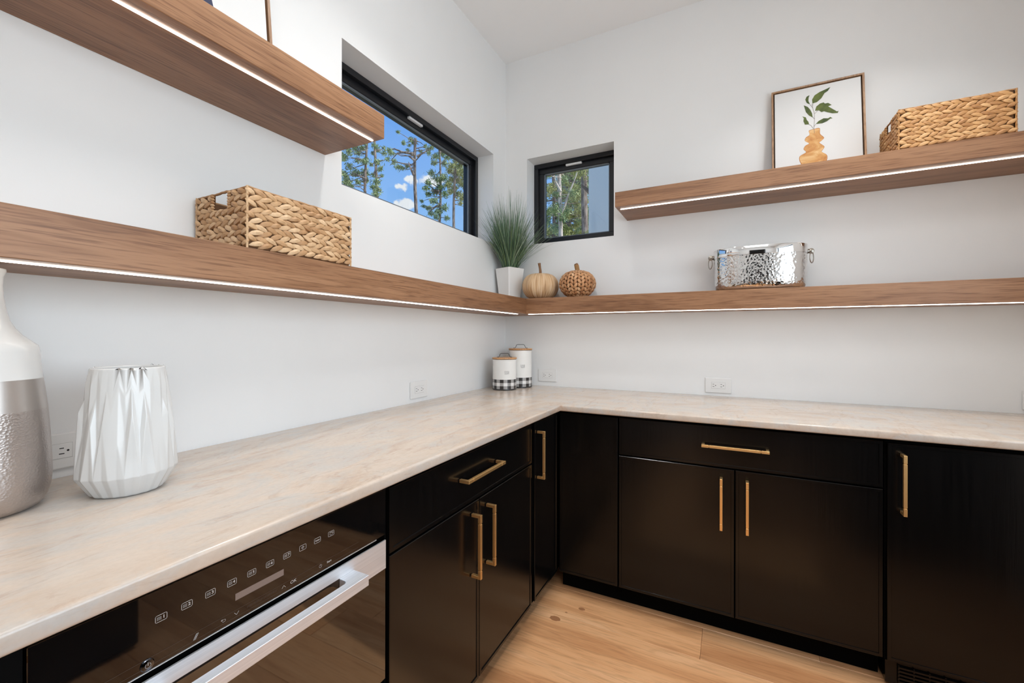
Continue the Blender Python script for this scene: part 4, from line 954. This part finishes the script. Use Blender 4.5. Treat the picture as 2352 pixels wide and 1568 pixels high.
# ================================================================== outlets
def outlet(fn, u, v, label, w_=0.131, h=0.083):
    c = fn(u, v, 0); root = thing('wall_outlet', label, 'outlet', c, 'horizontal double outlets above the worktop')
    mb = MB(); fbox(mb, fn, u - w_ / 2, u + w_ / 2, v - h / 2, v + h / 2, 0.0004, 0.007, 0.003, 2); mb.build('cover_plate', 'white_plastic', root)
    mb = MB(); fbox(mb, fn, u - 0.0345, u + 0.0345, v - 0.0175, v + 0.0175, 0.0065, 0.0073); mb.build('joint_line', 'outlet_line', root)
    mb = MB(); fbox(mb, fn, u - 0.0338, u + 0.0338, v - 0.0168, v + 0.0168, 0.0065, 0.0082, 0.0006); rc = mb.build('receptacle', 'white_plastic', root)
    for s_ in (-1, 1):
        cu = u + s_ * 0.0195
        for zz, ln in ((0.0063, 0.0075), (-0.0063, 0.0092)):
            mb = MB(); fbox(mb, fn, cu - 0.004 - ln / 2, cu - 0.004 + ln / 2, v + zz - 0.0011, v + zz + 0.0011, 0.008, 0.0084); mb.build('slot', 'slot_black', rc)
        mb = MB(); mb.prism([(cu + 0.0068 + 0.0024 * math.cos(t * math.pi / 5), v + 0.0024 * math.sin(t * math.pi / 5)) for t in range(10)], fn, 0.008, 0.0084); mb.build('ground_hole', 'slot_black', rc)
BW = lambda u, v, w_: (u, -w_, v); LWf = lambda u, v, w_: (w_, u, v)
outlet(BW, 0.316, 0.985, 'white double outlet on the wall beside the enamel canisters')
outlet(BW, 1.3325, 0.972, 'white double outlet below the steel tub')
outlet(BW, 2.570, 0.972, 'white double outlet above the refrigerator end of the worktop')
outlet(LWf, -0.9315, 0.976, 'white double outlet on the long-window wall above the base cabinet')
outlet(LWf, -2.232, 0.976, 'white double outlet behind the two vases')

# ================================================================== rest of the room: tall dark cabinet opposite the oven, door, downlights, added fill lights
tp = thing('base_cabinet', 'black base cabinet with a quartzite top on the side wall facing the oven', 'cabinet', (2.33, -2.7, 0))
mb = MB(); mb.box(2.022, XR - 0.002, -3.6, -1.78, 0.1, 0.882); mb.build('body', 'black_void', tp)
mb = MB(); mb.box(2.03, XR - 0.002, -3.6, -1.78, 0.0, 0.0995); mb.build('toe_kick', 'black_cabinet', tp)
mb = MB(); mb.box(1.98, XR - 0.002, -3.62, -1.755, 0.884, 0.914, bev=0.004); mb.build('counter_top', 'quartzite', tp)
OPP = lambda u, v, w_: (2.0 - w_, u, v)
for a, b_, h in ((-3.597, -2.692, -2.74), (-2.688, -1.783, -2.64)):
    d = slab('door', OPP, a, b_, 0.02, 0.87, tp); pull(OPP, h - 0.0052, h + 0.0052, 0.62, 0.83, d)
mb = MB(); mb.box(1.15, 1.98, YF + 0.0005, YF + 0.035, 0.001, 2.4, bev=0.003); struct(mb.build('door_1', 'black_cabinet'))
# window added out of view in the side wall; its area lamp fills the room
wy0, wy1, wz0, wz1, dwt = FILL_WINDOW
window('fill_window', lambda u, v, w_: (XR + w_, u, v), wy0, wy1, wz0, wz1, -2.6)
la = bpy.data.lights.new('window_fill', 'AREA'); la.shape = 'RECTANGLE'; la.size = wz1 - wz0 - 0.14; la.size_y = wy1 - wy0 - 0.14; la.energy = dwt; la.color = (0.88, 0.94, 1.0)
lo = bpy.data.objects.new('fill_window_lamp', la); COL.objects.link(lo); lo.location = (XR + 0.21, (wy0 + wy1) / 2, (wz0 + wz1) / 2); lo.rotation_euler = (0, R(90), 0)
for i, (lx, ly, pw) in enumerate(DOWNLIGHTS):
    root = thing('recessed_downlight', 'round recessed ceiling downlight above the ' + ('base cabinet beside the oven', 'worktop end past the vases', 'refrigerator', 'cabinet facing the oven')[i], 'ceiling light', (lx, ly, ZCEIL - 0.004), 'ceiling downlights')
    mb = MB(); mb.lathe((lx, ly, ZCEIL), [(0.095, -0.0002), (0.094, -0.004), (0.078, -0.006), (0.074, -0.002)], 40, False, False); mb.build('trim_ring', 'ceiling_paint', root, smooth=40)
    mb = MB(); mb.lathe((lx, ly, ZCEIL), [(0.075, -0.0015), (0.01, -0.0015)], 40, False, True); mb.build('lens', 'lamp_lens', root)
    la = bpy.data.lights.new('downlight', 'AREA'); la.shape = 'DISK'; la.size = 0.14; la.energy = pw; la.color = LAMP_COL; la.spread = R(105)
    lo = bpy.data.objects.new('downlight_lamp', la); COL.objects.link(lo); lo.parent = root; lo.location = (0, 0, -0.006)
px_, py_, sx_, sy_, pw = FILL_PANEL  # ceiling panel and frame added out of view to give soft fill light
root = thing('fill_panel', 'added flat fill-light panel on the unseen ceiling over the middle of the room', 'ceiling light', (px_, py_, ZCEIL - 0.02))
mb = MB()
for a0, a1, b0, b1 in ((-sx_ / 2 - .02, sx_ / 2 + .02, -sy_ / 2 - .02, -sy_ / 2), (-sx_ / 2 - .02, sx_ / 2 + .02, sy_ / 2, sy_ / 2 + .02), (-sx_ / 2 - .02, -sx_ / 2, -sy_ / 2, sy_ / 2), (sx_ / 2, sx_ / 2 + .02, -sy_ / 2, sy_ / 2)):
    mb.box(px_ + a0, px_ + a1, py_ + b0, py_ + b1, ZCEIL - 0.03, ZCEIL - 0.0005)
mb.build('frame', 'white_plastic', root)
mb = MB(); mb.box(px_ - sx_ / 2, px_ + sx_ / 2, py_ - sy_ / 2, py_ + sy_ / 2, ZCEIL - 0.018, ZCEIL - 0.012); mb.build('diffuser', 'lamp_lens', root)
la = bpy.data.lights.new('panel', 'AREA'); la.shape = 'RECTANGLE'; la.size = sx_; la.size_y = sy_; la.energy = pw; la.color = LAMP_COL
lo = bpy.data.objects.new('fill_panel_lamp', la); COL.objects.link(lo); lo.parent = root; lo.location = (0, 0, -0.012)

# ================================================================== outdoors
GZ = -0.45
mb = MB(); mb.box(-60, 40, WT + 0.35, 80, GZ - 0.2, GZ); mb.box(-60, -WT - 0.35, -40, WT + 0.35, GZ - 0.2, GZ); struct(mb.build('ground', 'ground'))
# wing of the house seen through the square window
wg = thing('house_wing', 'pale stucco wing of the house outside the square window', 'building', (1.6, 2.9, GZ))
mb = MB(); mb.box(-0.196, 3.6, 2.6, 4.2, GZ, 4.4); mb.build('wall', 'stucco', wg)
mb = MB(); mb.prism([(-0.29, 3.13), (-0.198, 3.06), (-0.198, 3.10), (-0.29, 3.17)], lambda u, v, w_: (u, w_, v), 2.6, 4.2); mb.build('eave', 'fascia', wg)

def needles(mb, c, r, rg, n, size):
    for _ in range(n):
        d_ = Vector((rg.gauss(0, 1), rg.gauss(0, 1), rg.gauss(0, 0.8)));
        p = c + d_ * (r * 0.42)
        a = Vector((rg.gauss(0, 1), rg.gauss(0, 1), rg.gauss(0, 1))).normalized(); b_ = a.cross(Vector((rg.gauss(0, 1), rg.gauss(0, 1), rg.gauss(0, 1)))).normalized()
        s_ = size * rg.uniform(0.6, 1.3)
        mb.add([p - a * s_ * 1.3, p + b_ * s_ * 0.22, p + a * s_ * 1.3, p - b_ * s_ * 0.22], [(0, 1, 2, 3)])
def tree(label, name, px, dist, top_py, tr_px, clusters, seed, bark='bark', leaf='pine_needles', lean=0.0, extra=0, dens=46, branches=(), span=None):
    """a pine standing on the ground at photo column px; clusters are (px, py, radius px)"""
    rg = random.Random(seed); b0 = at(px, HOR, dist); b0.z = GZ; top = at(px + lean, top_py, dist); k = dist / FPX
    root = thing(name, label, 'tree', (b0.x, b0.y, GZ), 'pines outside the windows')
    npt = 14; pts, rad = [], []
    for i in range(npt + 1):
        t = i / npt; p = b0.lerp(top, t); wob = 0.05 * math.sin(t * 9 + seed) * min(1, 4 * t)
        pts.append((p.x + wob, p.y + wob * 0.5, p.z)); rad.append(tr_px * k / 2 * (1.45 - 0.75 * t))
    mb = MB(); mb.tube(pts, rad, 9); mb.build('trunk', bark, root, smooth=60)
    mbB, mbL = MB(), MB()
    cl_ = list(clusters)
    for _ in range(extra):
        sx0, sx1, sy0, sy1 = span; cl_.append((rg.uniform(sx0, sx1), rg.uniform(sy0, sy1), rg.uniform(5, 11)))
    for j, (cx, cy, r) in enumerate(cl_):
        dd = dist + rg.uniform(-1, 1) * 0.7; c = at(cx, cy, dd); rr = r * k
        needles(mbL, c, rr * 1.15, rg, int(3.0 * dens * (r / 9) ** 1.5) + 8, 0.062 * dist / 16)
        tz = min(max(c.z - rg.uniform(-0.1, 0.12), GZ + 1), top.z - 0.1); t = (tz - GZ) / (top.z - GZ); q = b0.lerp(top, t)
        if (c - q).length > 0.15:
            mid = q.lerp(c, 0.5) + Vector((rg.uniform(-.1, .1), rg.uniform(-.1, .1), rg.uniform(-.15, .12)))
            mbB.tube([q, mid, c], [0.020 * dist / 16, 0.014 * dist / 16, 0.005], 5)
    for br in branches:
        P_ = [at(a, b_, dist - 0.2) for a, b_ in br]; mbB.tube(P_, [0.05 * dist / 16 * (1 - 0.75 * i / (len(P_) - 1)) for i in range(len(P_))], 6)
    if mbB.v: mbB.build('branches', bark, root, smooth=60)
    mbL.build('needles', leaf, root, kind='stuff')
tree('pine with a bare straight trunk and long side branch against the open sky', 'pine_tree', 955, 17, 318, 8.5,
     [(905, 372, 7), (914, 384, 8), (924, 386, 6), (935, 382, 5), (893, 346, 6), (899, 352, 7), (888, 366, 5), (913, 303, 4), (926, 329, 5), (936, 345, 4), (944, 321, 7), (950, 326, 6), (940, 334, 4), (966, 348, 4), (985, 343, 6), (976, 336, 5), (992, 338, 5), (984, 352, 4)], 3,
     branches=[[(953, 358), (935, 350), (912, 352), (900, 366)], [(951, 354), (925, 350), (905, 342), (888, 345)], [(953, 370), (943, 362), (938, 360)], [(950, 402), (942, 385), (938, 372)], [(957, 360), (970, 352), (992, 340)]], dens=34)
tree('pine with a thin trunk and loose pale green foliage beside the shelf end', 'pine_tree', 841, 15, 250, 6.5,
     [(800, 348, 10), (815, 340, 9), (790, 362, 9), (802, 384, 10), (820, 368, 8), (812, 400, 8), (795, 412, 9), (806, 428, 7), (788, 398, 8), (822, 352, 8), (830, 340, 8), (793, 424, 6), (822, 420, 5), (835, 372, 5)], 5, extra=14, span=(782, 842, 300, 430), dens=36, branches=[[(841, 412), (825, 404), (806, 396)], [(842, 372), (826, 366), (806, 362)]])
tree('slender pine with foliage close along its trunk beside the shelf end', 'pine_tree', 861, 13, 262, 7,
     [(862, 336, 7), (868, 346, 6), (856, 352, 5), (867, 372, 7), (874, 388, 6), (858, 402, 7), (864, 418, 9), (858, 430, 8), (868, 436, 8), (862, 446, 8), (882, 352, 6), (852, 378, 5), (876, 404, 4), (881, 340, 5)], 8, dens=40, branches=[[(861, 380), (872, 370), (880, 368)], [(862, 415), (870, 408), (876, 406)]])
tree('bushy pine in front of the white clouds', 'pine_tree', 1009, 20, 344, 6,
     [(1000, 360, 9), (1015, 352, 9), (1028, 360, 9), (996, 374, 7), (1020, 376, 8), (990, 398, 8), (984, 420, 7), (978, 432, 7), (1003, 412, 10), (1018, 408, 10), (1012, 430, 9), (1000, 440, 10), (1022, 446, 8), (996, 462, 9), (984, 478, 7), (990, 490, 7), (1006, 486, 8), (1020, 478, 8), (968, 462, 4), (972, 474, 4), (1002, 498, 7), (1026, 500, 6), (1030, 420, 8), (984, 446, 6)], 13, dens=46, branches=[[(1010, 470), (998, 476), (985, 488)], [(1008, 440), (996, 436), (984, 424)]])
tree('gold-green pine against the dark jamb of the long window', 'pine_tree', 1045, 15.5, 352, 6.5,
     [(1048, 366, 9), (1038, 380, 9), (1054, 384, 10), (1032, 392, 8), (1046, 398, 11), (1060, 396, 9), (1038, 412, 9), (1052, 416, 10), (1062, 424, 8), (1044, 432, 9), (1034, 440, 7), (1054, 446, 9), (1062, 456, 7), (1030, 426, 7), (1060, 374, 8), (1058, 468, 5), (1066, 410, 9), (1072, 396, 8)], 17, leaf='pine_needles_gold', dens=50)
# forest behind the square window
forest = [(1287, 16, -100, 8.5, 'bark_pale', 'pine with a pale sunlit trunk outside the square window'), (1345, 12, -200, 12.5, 'bark', 'pine with a thick dark trunk beside the stucco wing'),
          (1304, 24, 240, 9, 'bark', 'distant pine with a dark trunk behind the pale-trunked pine'), (1268, 20, 250, 8, 'bark', 'distant pine half hidden by the grass plant outside the square window'), (1322, 27, 260, 7, 'bark', 'farthest pine in the dense foliage outside the square window')]
rgf = random.Random(23)
for i, (px, dist, top, tr_, bk, lb) in enumerate(forest):
    cl_ = []
    nn = (18, 5, 60, 60, 70)[i]
    for _ in range(nn): x0_, x1_ = ((1255, 1318), (1328, 1364), (1232, 1362), (1232, 1362), (1232, 1362))[i]; cl_.append((rgf.uniform(x0_, x1_), rgf.uniform(375, 566), rgf.uniform(7, 14)))
    br = [[(1290, 492), (1304, 450), (1318, 416), (1328, 388)], [(1288, 440), (1276, 418), (1270, 396)], [(1290, 400), (1300, 376)]] if i == 0 else []
    tree(lb, 'pine_tree', px, dist, top, tr_, cl_, 31 + i, bark=bk, leaf='pine_needles' if i % 2 == 0 else 'pine_needles_gold', dens=34, lean=(-2, 1, 4, 3, -3)[i], branches=br)

for o in bpy.data.objects:
    if '_org' in o: del o['_org']
